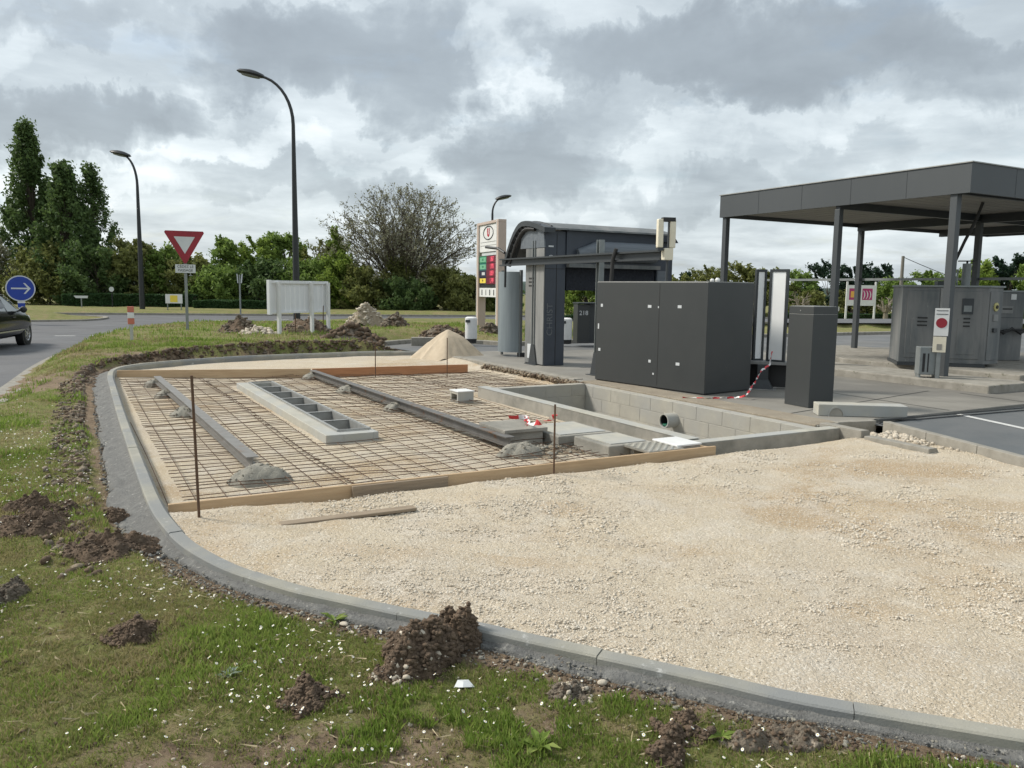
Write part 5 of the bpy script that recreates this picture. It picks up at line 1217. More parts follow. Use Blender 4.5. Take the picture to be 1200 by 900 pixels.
# air and water station behind the screen
b = gp(592,406,.2)
t = thing('air_station', 'narrow grey air station with a red topped panel beside the totem', 'air pump', (b.x, b.y, .18), R_(10))
mb = MB(); mb.box(-.10,.22,-.1,.12,0,1.05); mb.build('body', M['zinc'], t, bevel=.008)
mb = MB(); mb.box(-.10,.10,-.106,-.1005,.40,.92); mb.build('front_label', M['white'], t)
mb = MB(); mb.box(-.10,.12,-.13,-.02,1.051,1.20); mb.build('display', M['white'], t); mb = MB(); mb.box(-.11,.13,-.14,-.01,1.201,1.235); mb.build('hood', M['red'], t)
mb = MB(); mb.tube([(-.13,-.1,.75),(-.17,-.12,.4),(-.14,-.12,.15),(-.08,-.11,.3)], .03, 8); mb.build('hose', M['black'], t, smooth=True)
# dark kiosk with white digits
b = gp(682,402,.2)
t = thing('kiosk', 'dark grey kiosk with white digits left of the big cabinet', 'kiosk', (b.x-.14, b.y, .19), R_(14))
mb = MB(); mb.box(0,.36,0,.4,.0,1.10); mb.build('body', M['charcoal'], t, bevel=.006)
mb = MB(); mb.box(.37,.74,.05,.45,.0,1.12); mb.build('side_body', M['charcoal2'], t, bevel=.006)
mb = MB(); mb.box(-.01,.80,-.06,.46,1.125,1.16); mb.build('lid', M['charcoal2'], t)
text('digits', '218', .18, M['sign_white'], t, (.18,-.004,.86), (R_(90),0,0), .002)

# signs across the road
b = gp(282,369,.12); t = thing('sign_post', 'thin grey post with two sign panels seen edge on, before the low hedge', 'road sign', (b.x, b.y, gz(b.x, b.y)), 0)
hz_ = at(282, 322, b.y).z-gz(b.x, b.y)
mb = MB(); mb.tube([(0,0,0),(0,0,hz_)], .045, 8); mb.build('post', M['zinc'], t)
mb = MB(); mb.bar((-.10,.0,hz_-.45),(-.14,.0,hz_+.05),.05,.02,(0,1,0)); mb.build('edge_on_panel', M['sign_white'], t); mb = MB(); mb.bar((.08,.0,hz_-.45),(.14,.0,hz_+.05),.06,.02,(0,1,0)); mb.build('edge_on_panel', M['sign_white'], t)
b = gp(196,366,.12); t = thing('info_board', 'small white board with a yellow centre before the hedge', 'sign', (b.x, b.y+1.0, gz(b.x, b.y)), 0)
zq = at(196, 350, b.y+1).z-gz(b.x, b.y)
mb = MB(); mb.box(-.5,.5,-.03,.0,zq-.27,zq+.27); p_ = mb.build('panel', M['white'], t); mb = MB(); mb.box(-.22,.22,-.036,-.0305,zq-.2,zq+.2); mb.build('yellow_print', M['yellow'], p_)
for x in (-.4, .4): mb = MB(); mb.box(x-.025,x+.025,.0005,.04,0,zq+.2); mb.build('post', M['zinc'], t)
p = at(95, 348, 50); t = thing('direction_board', 'thin white pointed board half hidden in the shrubs by the poplars', 'sign', (p.x, p.y, gz(p.x, p.y)), 0)
zq = p.z-gz(p.x, p.y); mb = MB(); mb.prism([(-.45,.08),(.45,.08),(.40,-.07),(-.32,-.07)], 0, .03, T(0,0,zq) @ RX); mb.build('panel', M['sign_white'], t); mb = MB(); mb.box(-.03,.03,.0,.05,0,zq-.075); mb.build('post', M['zinc'], t)
p = at(131, 339, 52); t = thing('small_disc_sign', 'small pale disc sign above the dark shrubs near the lamp', 'sign', (p.x, p.y, gz(p.x, p.y)), 0)
zq = p.z-gz(p.x, p.y); mb = MB(); mb.lathe([(0,0),(.16,0),(.16,.02),(0,.02)], 20, T(0,-.03,zq) @ Matrix.Rotation(R_(90),4,'X')); mb.build('disc', M['sign_white'], t); mb = MB(); mb.box(-.025,.025,-.02,.03,0,zq+.1); mb.build('post', M['lampblack'], t)

# billboard, right
b = at(990, 384, 68.); g_ = gz(b.x, b.y); s_ = 68/FPX
t = thing('billboard', 'white framed advertising board with pink and orange print on two poles', 'billboard', (b.x, b.y, g_), 0)
wd_ = 33*s_; zt_ = at(992, 334, 68).z-g_; zb_ = at(992, 358, 68).z-g_
for x in (0, wd_): mb = MB(); mb.box(x-.07,x+.07,-.05,.05,-.2,zt_+.3); mb.build('pole', M['white'], t)
mb = MB(); mb.box(.071,wd_-.071,-.03,.03,zb_,zt_); pn = mb.build('panel', M['white'], t)
pw, ph_ = wd_-.142, zt_-zb_
mb = MB(); mb.box(.071+pw*.05,.071+pw*.46,-.036,-.0305,zb_+ph_*.28,zb_+ph_*.84); mb.build('pink_print', M['magenta'], pn)
mb = MB(); mb.box(.071+pw*.11,.071+pw*.459,-.042,-.0365,zb_+ph_*.40,zb_+ph_*.70); mb.build('orange_print', M['orange'], pn)
mb = MB(); mb.box(.071+pw*.54,.071+pw*.92,-.036,-.0305,zb_+ph_*.28,zb_+ph_*.84); mb.build('maroon_print', M['magenta'], pn)
text('white_print', ')))', ph_*.45, M['white'], pn, (.071+pw*.73, -.04, zb_+ph_*.56), (R_(90),0,0), .004)
mb = MB(); mb.box(.071+pw*.30,.071+pw*.44,-.036,-.0305,zb_+ph_*.12,zb_+ph_*.19); mb.build('text_line', M['charcoal2'], pn)
b = at(976, 376, 75.); g_ = gz(b.x, b.y); t = thing('small_white_sign', 'small white sign on a short post left of the billboard', 'sign', (b.x, b.y, g_), 0)
zq = at(976, 362, 75).z-g_; mb = MB(); mb.box(-.12,.52,-.03,.0,zq-.2,zq+.2); mb.build('panel', M['white'], t); mb = MB(); mb.box(-.06,.02,.0005,.06,-.1,zq+.2); mb.build('post', M['white'], t)
b = at(1047, 373, 72.); g_ = gz(b.x, b.y); t = thing('banner_sign', 'narrow white slanted panel beside the pollarded trunk', 'sign', (b.x, b.y, g_), 0)
zq = at(1047, 358, 72).z-g_; mb = MB(); mb.bar((-.1,0,zq-.55),(.08,0,zq+.6),.30,.04,(0,1,0)); mb.build('panel', M['white'], t); mb = MB(); mb.box(-.15,-.09,.03,.08,-.1,zq); mb.build('post', M['zinc'], t)
# utility pole with a wire
b = at(1053, 378, 84.); g_ = gz(b.x, b.y); t = thing('utility_pole', 'grey utility pole with one sagging wire behind the canopy', 'utility pole', (b.x, b.y, g_), 0)
zq = at(1053, 300, 84).z-g_; mb = MB(); mb.tube([(0,0,-.2),(0,0,zq)], [.22,.15], 10); mb.build('pole', M['poleconc'], t, smooth=True)
mb = MB(); e_ = at(1110, 318, 84); mb.tube([(.0,0,zq-.1)]+[((e_.x-b.x)*k/8*3, 0, zq-.1+(e_.z-g_-zq)*(k/8*3)*(1.3-.3*k/8)) for k in range(1, 9)], .035, 5); mb.build('wire', M['lampblack'], t)

# ------------------------------------------------------------------ vegetation
def leaves_np(pos, size, r, bias=(0,0,0), asp=.5):
    n = len(pos); a = r.randn(n, 3)+np.array(bias); a /= np.linalg.norm(a, axis=1)[:, None]
    b = r.randn(n, 3); b -= a*(a*b).sum(1)[:, None]; b /= np.linalg.norm(b, axis=1)[:, None]
    s = size*(.6+.8*r.rand(n))[:, None]; c = np.cross(a, b)
    V = np.stack([pos-a*s, pos+b*s*asp+c*s*.12, pos+a*s, pos-b*s*asp+c*s*.12], 1)
    return V.reshape(-1, 3), np.arange(4*n).reshape(n, 4)
def crown(name, parent, cl, nper, size, mt, r, bias=(0,0,0), asp=.5):
    P = []
    for c, rad, dr in cl:
        k = int(nper*(.6+.8*r.rand())); q = r.randn(k, 3)*.42*np.array([rad[0], rad[0], rad[1]])
        if dr is not None:
            t = r.rand(k)-.35; q = q*.55+np.outer(t, np.array(dr)*2)
        P.append(np.array(c)+q)
    P = np.concatenate(P); P[:, 2] = np.maximum(P[:, 2], .05); V, F = leaves_np(P, size, r, bias, asp)
    return link(name, np_mesh(name, V, F, mt), parent)
def tree(name, label, cat, u, vtop, half, y, mt, seed, ncl=60, nper=110, size=.15, group='trees of the belt behind the road', shape='round', low=.12, lean=0., trunk_r=.14, bias=(-.5,0,.6), sparse=1., bark='bark'):
    r = np.random.RandomState(seed); p = at(u, vtop, y); s = y/FPX; g0 = gz(p.x, y); Ht = p.z-g0; Rr = half*s
    t = thing(name, label, cat, (p.x, y, g0-.05), 0, group)
    def prof(f):
        if shape == 'poplar': return (1-f)**1.0*1.2*(.5+.5*ss(f, 0, .2))+.02
        if shape == 'bush': return math.sqrt(max(0, 1-(f*1.0)**2.6))
        if shape == 'cone': return (1-f)**.8*.95+.05
        return math.sqrt(max(0, 1-((f-.42)/.60)**2)) if f > .42 else .55+.45*f/.42
    cl = []; lim = []
    for i in range(ncl):
        f = low+(1-low)*(r.rand()**(.9 if shape != 'poplar' else .95)); th = r.rand()*6.283; q = Rr*prof(f)*(.35+.65*r.rand()**.5)
        z = f*Ht*.97; x_ = q*math.cos(th)+lean*z; y_ = q*math.sin(th)
        cr_ = (Rr*(.24 if shape != 'poplar' else .15)+.18)*(.6+.7*r.rand())
        if shape in ('poplar', 'cone'): dr = np.array([math.cos(th)*.45-.18, math.sin(th)*.35, .95])*cr_*1.0 if shape == 'poplar' else np.array([math.cos(th), math.sin(th), .15])*cr_
        else: dr = np.array([math.cos(th)*.6-.3, math.sin(th)*.5, .6])*cr_
        cl.append(((x_, y_, z), (cr_, cr_*.9), dr)); lim.append((x_, y_, z))
    # leading shoots for an uneven outline
    for i in range(max(3, ncl//12)):
        th = r.rand()*6.283; f = .75+.25*r.rand(); q = Rr*prof(min(f, .97))*.9
        cl.append(((q*math.cos(th)+lean*f*Ht-.1, q*math.sin(th), f*Ht*1.0), (.22, .3), np.array([-.22+.3*math.cos(th), 0, .8])*.55))
    mb = MB(); hh = Ht*(.9 if shape in ('poplar','cone') else .62)
    mb.tube([(0,0,-.2),(lean*hh*.3+.05,0,hh*.4),(lean*hh,0,hh)], [trunk_r*1.2, trunk_r*.8, trunk_r*.2], 8)
    mb.build('trunk', M[bark], t, smooth=True)
    mb = MB()
    for k in range(0, len(lim), 2 if ncl > 40 else 1):
        x_, y_, z = lim[k]; z0 = min(z*.55, hh*.9)
        mb.tube([(lean*z0, 0, z0), (x_*.45+lean*z0*.5, y_*.45, z0+(z-z0)*.55), (x_, y_, z)], [trunk_r*.35, trunk_r*.22, .015], 5, False)
    mb.build('limbs', M[bark], t)
    crown('crown', t, cl, int(nper*sparse), size, mt, r, bias)
    return t
def branchy(name, label, cat, u, vtop, half, y, seed, stems, levels, leafmt=None, nleaf=0, lsize=.1, tw=.014, group=None, bark='bark', r0=.09, spread=.75, clump=False, fl=None):
    r = np.random.RandomState(seed); p = at(u, vtop, y); g0 = gz(p.x, y); Ht = p.z-g0; Rr = half*y/FPX
    t = thing(name, label, cat, (p.x, y, g0-.05), 0, group); mb = MB(); tips = []
    def env(v):   # 1 inside the dome
        return (v.x/Rr)**2+(v.y/Rr)**2+((v.z-Ht*.40)/(Ht*.62))**2
    def grow(q, d, ln, rad, lv):
        pts = [q]; n = 3; dd = d.copy()
        for i in range(n):
            dd = (dd+Vector(r.randn(3))*.13+Vector((0,0,.05))).normalized(); q = q+dd*ln/n; pts.append(q)
            if env(q) > 1.02 and lv < levels: break
        k = len(pts); mb.tube(pts, [rad*(1-.42*i/(k-1)) for i in range(k)], 6 if lv < 2 else (4 if lv < 4 else 3), False)
        if lv >= levels-1: tips.extend([tuple(x) for x in pts[1:]])
        if lv >= levels or env(q) > 1.05: return
        for i in range(2 if r.rand() < .45 else 3):
            a = Vector(r.randn(3)); a = (a-dd*a.dot(dd)).normalized(); nd = (dd+a*(.42+.3*r.rand())+Vector((q.x, q.y, 0)).normalized()*.12 if q.length > .1 else dd+a*.4).normalized()
            grow(pts[-1] if i < 2 else pts[-2], nd, ln*(.66+.16*r.rand()), max(rad*.58, tw), lv+1)
    tot = sum(.73**k for k in range(levels+1))
    for i in range(stems):
        th = (i+r.rand()*.7)/stems*6.283; sp_ = spread*(.25+.85*r.rand()); d = Vector((math.cos(th)*sp_, math.sin(th)*sp_, 1)).normalized(); r_0 = r0*(1-.35*min(1, sp_/2))
        target = 1/math.sqrt((d.x/Rr)**2+(d.y/Rr)**2+(d.z/Ht)**2)
        grow(Vector((.15*math.cos(th), .15*math.sin(th), 0 if fl is None else fl*Ht)), d, (target*(1 if fl is None else 1-fl))/tot*1.02, r0, 0)
    if fl is not None: mb.tube([(0,0,-.2),(0,0,fl*Ht*1.02)], [r0*1.8, r0*1.35], 8)
    mb.build('branches', M[bark], t)
    if leafmt and nleaf:
        tp = np.array(tips); idx = r.randint(0, len(tp), nleaf); P = tp[idx]+r.randn(nleaf, 3)*.09
        V, F = leaves_np(P, lsize, r, (-.3,0,.4), .55); link('crown', np_mesh('crown', V, F, leafmt), t)
    return t
TR = 'trees of the belt behind the road'
tree('poplar_tree', 'tallest poplar at the left edge with dense dark leaves', 'tree', 33,147,44,60,M['leaf_dark'],1,260,85,.13,TR,'poplar',.10,-.01)
tree('poplar_tree', 'mid green poplar standing between the tallest and the sparse one', 'tree', 76,194,46,58,M['leaf_dark'],2,200,95,.13,TR,'poplar',.08,.0)
tree('poplar_tree', 'sparse dark poplar at the right of the three, sky showing through', 'tree', 102,200,46,60,M['leaf_dark'],3,130,75,.12,TR,'poplar',.08,.03)
tree('shrub_tree', 'loose brownish shrub tree at the far left border', 'tree', -4,290,24,57,M['leaf_brown'],4,40,60,.13,TR,'round',.05)
UB = [('olive shrub tree filling the foot of the poplars',55,296,42,57,'leaf_olive'),('dark shrub below the sparse poplar',112,292,36,56,'leaf_dark'),
      ('olive shrub tree directly behind the middle street lamp',158,287,30,57,'leaf_olive'),('tall olive shrub tree left of the give way sign',192,293,26,58,'leaf_mid'),
      ('low olive shrub tree right behind the give way sign',226,306,27,57,'leaf_olive'),('low green shrub filling the gap under the leaning green tree',262,318,30,56,'leaf_mid'),
      ('dark green shrub behind the left end of the white board',312,312,34,56,'leaf_dark'),('mid green shrub behind the right end of the white board',362,310,32,56,'leaf_mid'),
      ('yellow green shrub between white board and the big bare tree',404,304,28,56,'leaf_bright')]
for i, (lb, u, v, h, y, mt_) in enumerate(UB):
    tree('shrub_tree', lb, 'shrub', u, v, h, y, M[mt_], 30+i, 70, 150, .13, TR, 'bush', .02, trunk_r=.08)
tree('green_tree', 'bushy green tree leaning left between give way sign and lamp', 'tree', 268,279,20,58,M['leaf_mid'],11,60,120,.14,TR,'cone',.12,-.05)
tree('green_tree', 'fresh green tree just left of the tallest street lamp', 'tree', 305,283,26,58,M['leaf_bright'],12,70,120,.14,TR,'round',.1,-.03)
tree('green_tree', 'pale green tree directly behind the tallest street lamp', 'tree', 336,277,26,60,M['leaf_mid'],13,70,120,.14,TR,'round',.1,-.02)
tree('green_tree', 'sparse olive tree right of the tallest street lamp', 'tree', 371,283,20,59,M['leaf_olive'],14,50,70,.12,TR,'round',.1)
tree('green_tree', 'narrow bright green tree touching the left side of the big bare tree', 'tree', 397,272,15,57,M['leaf_bright'],15,50,110,.14,TR,'cone',.08,-.04)
def fan_tree(label, u, vtop, half, y, seed, nprim=46, nsec=11, ntw=8, nleaf=17000, lsize=.075):
    r = np.random.RandomState(seed); p = at(u, vtop, y); g0 = gz(p.x, y); Ht = p.z-g0; Rr = half*y/FPX
    t = thing('spreading_tree', label, 'tree', (p.x, y, g0-.05), 0, TR); mb = MB(); tips = []
    def reach(o, d):
        lo = 0.
        for k in range(60):
            q = o+d*lo
            if (q.x/Rr)**2+(q.y/Rr)**2+((q.z-Ht*.42)/(Ht*.58))**2 > 1 and lo > .3: break
            lo += .15
        return lo
    for i in range(nprim):
        f = (i+.5)/nprim; el = R_(10)+(R_(90)-R_(10))*(1-(f**.8)*.98); th = i*2.39996+r.rand()*.3
        d = Vector((math.cos(th)*math.cos(el), math.sin(th)*math.cos(el), math.sin(el))); o = Vector((.25*math.cos(th), .25*math.sin(th), 0))
        ln = reach(Vector((0,0,.6)), d)*(.9+.14*r.rand()); c = Vector((0,0,1)); pts = []; n = 8; q = o.copy()
        for k in range(n+1):
            tt = k/n; dd = (c*(.55*(1-tt))+d*(.45+.55*tt)+Vector(r.randn(3))*.07).normalized(); pts.append(q.copy()); q = q+dd*ln/n
        r0 = .07+.06*r.rand(); mb.tube(pts, [r0*(1-.85*k/n) for k in range(n+1)], 5, False)
        for j in range(nsec):
            tt = .22+.76*r.rand()**.8; k = min(int(tt*n), n-1); b0 = pts[k].lerp(pts[k+1], tt*n-k); pd = (pts[k+1]-pts[k]).normalized()
            a = Vector(r.randn(3)); a = (a-pd*a.dot(pd)).normalized(); dd = (pd*.8+a*.75+Vector((0,0,.15))).normalized(); l2 = min(reach(b0, dd)*.98, 1.1+2.2*(1-tt)*r.rand()+.5)
            m_ = [b0, b0+dd*l2*.5+Vector(r.randn(3))*.07, b0+dd*l2+Vector((0,0,.12))+Vector(r.randn(3))*.1]; mb.tube(m_, [.030*(1.1-tt)+.010, .018, .008], 4, False)
            for w_ in range(ntw):
                q0 = m_[1].lerp(m_[2], r.rand()*1.0) if r.rand() < .7 else m_[0].lerp(m_[1], r.rand()); d3 = (dd+Vector(r.randn(3))*.6+Vector((0,0,.2))).normalized(); l3 = min(.25+.55*r.rand(), reach(q0, d3)+.2); q1 = q0+d3*l3
                mb.tube([q0, q1], [.010, .006], 3, False); tips.append(tuple(q0.lerp(q1, .6))); tips.append(tuple(q1))
    mb.build('branches', M['bark'], t); tp = np.array(tips); P = tp[r.randint(0, len(tp), nleaf)]+r.randn(nleaf, 3)*.08
    V, F = leaves_np(P, lsize, r, (-.3,0,.4), .55); link('crown', np_mesh('crown', V, F, M['leaf_brown']), t); return t
fan_tree('large round spreading tree with thin dark branches and sparse young leaves', 472, 222, 97, 58, 21)
UB2 = [('olive undergrowth shrub left under the big spreading tree',428,318,26,55,'leaf_olive'),('mossy green shrub in the middle under the big spreading tree',470,302,20,57,'leaf_olive'),
       ('dark low shrub below the centre of the big spreading tree',480,334,30,54.5,'leaf_dark'),('olive shrub right under the big spreading tree',520,316,24,56,'leaf_olive'),
       ('dense olive shrub just left of the price totem',548,328,26,55,'leaf_olive'),('green shrub behind the price totem',588,330,26,56,'leaf_mid')]
for i, (lb, u, v, h, y, mt_) in enumerate(UB2): tree('shrub', lb, 'shrub', u, v, h, y, M[mt_], 50+i, 60, 150, .12, TR, 'bush', .02, trunk_r=.07)
def hedge(label, u0, u1, vt, y, dep, seed, mt='leaf_hedge', n=14000, size=.07):
    r = np.random.RandomState(seed); a, b = at(u0, 350, y), at(u1, 350, y); g0 = gz((a.x+b.x)/2, y); top = at((u0+u1)/2, vt, y).z-g0; ln = b.x-a.x
    t = thing('hedge', label, 'hedge', (a.x, y, g0), 0, 'clipped hedges')
    mb = MB(); mb.box(.1, ln-.1, .12, dep-.12, 0, top-.1); mb.build('stems', M['bark'], t)
    P = np.stack([r.rand(n)*ln, r.rand(n)*dep, r.rand(n)*top], 1); k = r.randint(0, 3, n)
    P[k == 0, 1] = r.rand((k == 0).sum())*.15; P[k == 1, 2] = top-r.rand((k == 1).sum())*.12
    P[:, 2] += (fbm(P[:, 0]*.9, P[:, 1], 3)-.5)*.22
    V, F = leaves_np(P, size, r); link('foliage', np_mesh('foliage', V, F, M[mt]), t); return t
hedge('low clipped hedge behind the thin sign post', 226, 322, 352.5, 52, 1.0, 71)
hedge('dark hedge behind the info board and the middle lamp', 72, 226, 345, 53.5, 1.0, 72, n=22000)
hedge('dark hedge seen through the gantry behind the white bin', 655, 712, 370, 44, .8, 73, n=8000)
hedge('long dark hedge below the billboard and the pollarded trees', 905, 1075, 368, 88, 1.2, 74, n=16000, size=.1)
tree('green_tree', 'yellow green tree seen through the gantry opening', 'tree', 688,324,30,50,M['leaf_bright'],81,60,130,.12,'trees beyond the car park','bush',.05)
tree('green_tree', 'green tree hidden mostly behind the big dark cabinet', 'tree', 735,330,34,54,M['leaf_mid'],82,50,110,.13,'trees beyond the car park','bush',.05)
RT = 'trees beyond the car park'
for i, (lb, u, v, h, y, mt_, sh) in enumerate([
    ('small olive tree at the left end of the right hand tree line',800,326,22,96,'leaf_olive','bush'),('dark round tree top above the big cabinet',806,320,9,97,'leaf_pine','bush'),
    ('olive tree below the bare tree above the big cabinet',835,316,28,97,'leaf_olive','bush'),('mossy tree behind the left canopy post',872,312,26,98,'leaf_olive','bush'),
    ('mossy green tree behind the white light panels',908,318,28,97,'leaf_olive','bush'),('olive green tree between light panels and pillar',938,322,24,95,'leaf_mid','bush'),
    ('dark pine at the left of the pine group, drooping left',972,309,24,106,'leaf_pine','round'),('dark pine in the middle of the pine group',1003,311,24,108,'leaf_pine','round'),
    ('dark pine at the right of the pine group behind the billboard',1035,311,26,106,'leaf_pine','round'),('green shrub tree behind the pollarded trunk',1050,330,22,92,'leaf_mid','bush'),
    ('olive shrub tree under the billboard',1000,344,26,92,'leaf_olive','bush'),('shrubby tree behind the left half of the jet wash cabin',1090,322,26,96,'leaf_mid','bush'),
    ('spring green tree right of the corner post',1150,310,26,82,'leaf_bright','round'),('dark conifer at the right border above the vacuum cabinet',1186,300,24,84,'leaf_pine','round'),
    ('green tree at the far right border',1215,306,24,80,'leaf_mid','bush'),('low green tree behind the chimney of the cabin',1125,326,20,84,'leaf_mid','bush'),('olive shrub behind the charcoal pillar',950,344,20,90,'leaf_olive','bush')]):
    tree('green_tree' if mt_ != 'leaf_pine' else 'pine_tree', lb, 'tree', u, v, h, y, M[mt_], 90+i, 46, 130, .19, RT, sh, .02, trunk_r=.12, sparse=1.1)
BT = 'leafless trees'
branchy('bare_tree', 'bare tree with a fan of twigs above the big cabinet', 'tree', 822,290,14,100,121,5,4,None,0,.1,.03,BT,'bark_pale',.10,.6,fl=.35)
branchy('bare_tree', 'bare tree left of the leftmost canopy post', 'tree', 845,292,16,100,122,5,4,M['leaf_olive'],900,.12,.03,BT,'bark_pale',.10,.6,fl=.3)
branchy('bare_tree', 'bare tree right behind the leftmost canopy post', 'tree', 884,304,18,100,123,6,4,M['leaf_olive'],900,.12,.03,BT,'bark_pale',.10,.7,fl=.25)
branchy('bare_tree', 'brownish bare tree above the white light panels', 'tree', 912,304,20,100,124,6,4,M['leaf_olive'],900,.12,.03,BT,'bark_pale',.10,.7,fl=.25)
branchy('pollarded_tree', 'pollarded tree with spreading twigs above the charcoal pillar', 'tree', 940,331,17,74,125,9,3,None,0,.1,.022,BT,'bark_pale',.10,1.6,fl=.45)
branchy('pollarded_tree', 'pollarded tree with a thick pale trunk beside the jet wash cabin', 'tree', 1040,336,13,71,126,8,2,None,0,.1,.04,BT,'bark_pale',.15,.9,fl=.40)
# far ridge
def ridge(name, y0, h, col, seed):
    xs = np.linspace(-900, 900, 260); top = h*(.55+.9*fbm(xs*.006+seed, xs*0+seed, 5)); V = []; F = []
    for i, (x, z) in enumerate(zip(xs, top)):
        yy = y0-abs(x)*.05; V += [(x, yy, -6), (x, yy+6, z*.8-1), (x, yy+25, z), (x, yy+120, z*.7)]
    for i in range(len(xs)-1):
        for j in range(3): a = i*4+j; F.append((a, a+4, a+5, a+1))
    return tag(link(name, np_mesh(name, np.array(V), np.array(F), mat(name+'_green', *col, .95, scale=.05, bump=1., bscale=.5), True)), kind='structure')
ridge('hills', 480, 5.5, ((.06,.09,.075), (.045,.07,.06)), 3.)

# ------------------------------------------------------------------ clods of turf, rocks and litter near the camera
def near_heap(label, u, v, ru, h, mt, seed, ryf=.7, group='clods of earth in the grass', yaw=0., **k):
    b = gp(u, v, .09); s = b.y/FPX
    kk = dict(nclod=1700, cs=(.0015,.011), rough=.8, peak=2.2, res=90, sharp=5.); kk.update(k)
    return heap('earth_clod', label, 'earth clod', (b.x, b.y), ru*s, ru*s*ryf, h, mt, group, yaw=yaw, seed=seed, dz=-.012, **kk)
near_heap('biggest dark earth clod standing against the near kerb', 492, 778, 50, .155, M['soil'], 201, 1.2, nclod=2600, cs=(.002,.017), stones=90, stmat=M['stone'], peak=3., rough=.5)
near_heap('upright dark lump on the right end of the biggest clod', 538, 757, 32, .145, M['soil'], 202, .9, nclod=1500, cs=(.002,.015), peak=3., rough=.5)
near_heap('pale stony spill at the lower left of the biggest clod', 462, 800, 34, .035, M['soil'], 203, .9, nclod=500, cs=(.003,.012), stones=80, stmat=M['stone'])
near_heap('rooty brown earth clod left of the biggest one', 366, 826, 44, .06, M['soil'], 204, .9)
near_heap('small dark mole heap in the middle of the daisies', 158, 742, 38, .045, M['soil'], 205, .9)
near_heap('wide brown clod just outside the mortar at the left bend', 130, 643, 58, .065, M['soil'], 206, .9)
near_heap('brown clod beside the mortar above the wide one', 128, 603, 30, .06, M['soil'], 207, 1.)
near_heap('long dark turf roll at the left, under a mossy edge', 40, 622, 66, .08, M['soil'], 208, .6)
near_heap('second dark turf roll behind the long one', 55, 603, 50, .07, M['soil'], 209, .5)
near_heap('greyish brown clod cut by the left border', 0, 700, 26, .07, M['soil_grey'], 210, 1.8)
near_heap('low brown clod in the lower right grass', 800, 858, 40, .035, M['soil'], 211, .8)
near_heap('stony brown crumbs at the lower right by the kerb', 905, 868, 70, .035, M['soil_grey'], 212, .5, mt2=M['soil'], nclod=600)
near_heap('brown earth lump at the bottom border', 770, 890, 34, .035, M['soil'], 213, .8)
near_heap('stony patch around the pale rock by the kerb', 672, 822, 34, .04, M['soil'], 214, 1.0, mt2=M['soil_grey'], stones=60, stmat=M['stone'])
near_heap('low crumbs of soil right of the biggest clod', 645, 775, 34, .04, M['soil'], 215, .8, mt2=M['soil_grey'])
def rock(label, u, v, s, seed):
    b = gp(u, v, .09); Vv, Ff = lumps([(0,0,s*.4)], [s], .75, .22, seed); me = np_mesh('rock', Vv, Ff, M['stone'], False)
    o = link('rock', me, None, (b.x, b.y, gz(b.x, b.y))); md = o.modifiers.new('s', 'SUBSURF'); md.levels = md.render_levels = 2; return tag(o, label, 'rock', 'pale rocks in the grass')
rock('pale rock in the leafy weeds left of the biggest clod', 403, 736, .028, 1); rock('pale orange rock near the kerb at the right', 706, 806, .030, 2); rock('white rock against the kerb right of the biggest clod', 644, 766, .028, 3)
rock('small pale stone right of the weeds', 412, 745, .014, 4)
b = gp(543, 803, .1); mb = MB(); mb.add([(-.06,-.02,.03),(0,-.035,.045),(.075,-.01,.03),(.03,.04,.05),(-.04,.03,.055),(.0,.0,.065),(-.06,-.02,.026),(.075,-.01,.026)], [(0,1,5),(1,2,5),(2,3,5),(3,4,5),(4,0,5),(6,1,0),(2,1,7),(1,6,7)])
for i_, v_ in enumerate(mb.v): mb.v[i_] = (v_[0]*.62, v_[1]*.8, v_[2]*.5)
tag(mb.build('litter', M['sign_white'], None, (b.x, b.y, gz(b.x, b.y)-.005)), 'crumpled white scrap of paper in the grass below the biggest clod', 'litter')
def weed(label, u, v, n, ln, seed, mt='weed'):
    r = np.random.RandomState(seed); b = gp(u, v, .09); mb = MB()
    for i in range(n):
        th = i*2.4+r.rand(); l_ = ln*(.6+.6*r.rand()); e = .5+.5*r.rand(); d = Vector((math.cos(th), math.sin(th), 0)); s_ = Vector((-d.y, d.x, 0)); w_ = l_*.16
        p0 = Vector((0,0,.01)); p1 = d*l_*.5+Vector((0,0,l_*e*.55)); p2 = d*l_+Vector((0,0,l_*e*.55))
        k = len(mb.v); mb.add([p0-s_*w_*.3, p0+s_*w_*.3, p1-s_*w_, p1+Vector((0,0,-.006)), p1+s_*w_, p2], [(0,1,3,2),(1,4,3),(2,3,5),(3,4,5)])
    return tag(mb.build('weed', M[mt], None, (b.x, b.y, gz(b.x, b.y))), label, 'weed', 'rosette weeds')
weed('silvery leaf rosette in the middle of the lawn', 268, 800, 13, .055, 1); weed('green leaf rosette right of the silvery one', 282, 790, 8, .05, 2, 'blade')
weed('dark green rosette around the pale rock left of the biggest clod', 392, 732, 14, .07, 3, 'blade'); weed('broad leaved weed near the bottom border', 632, 882, 12, .08, 4, 'blade'); weed('broad leaved weed at the lower right among crumbs', 845, 868, 12, .06, 5, 'blade')

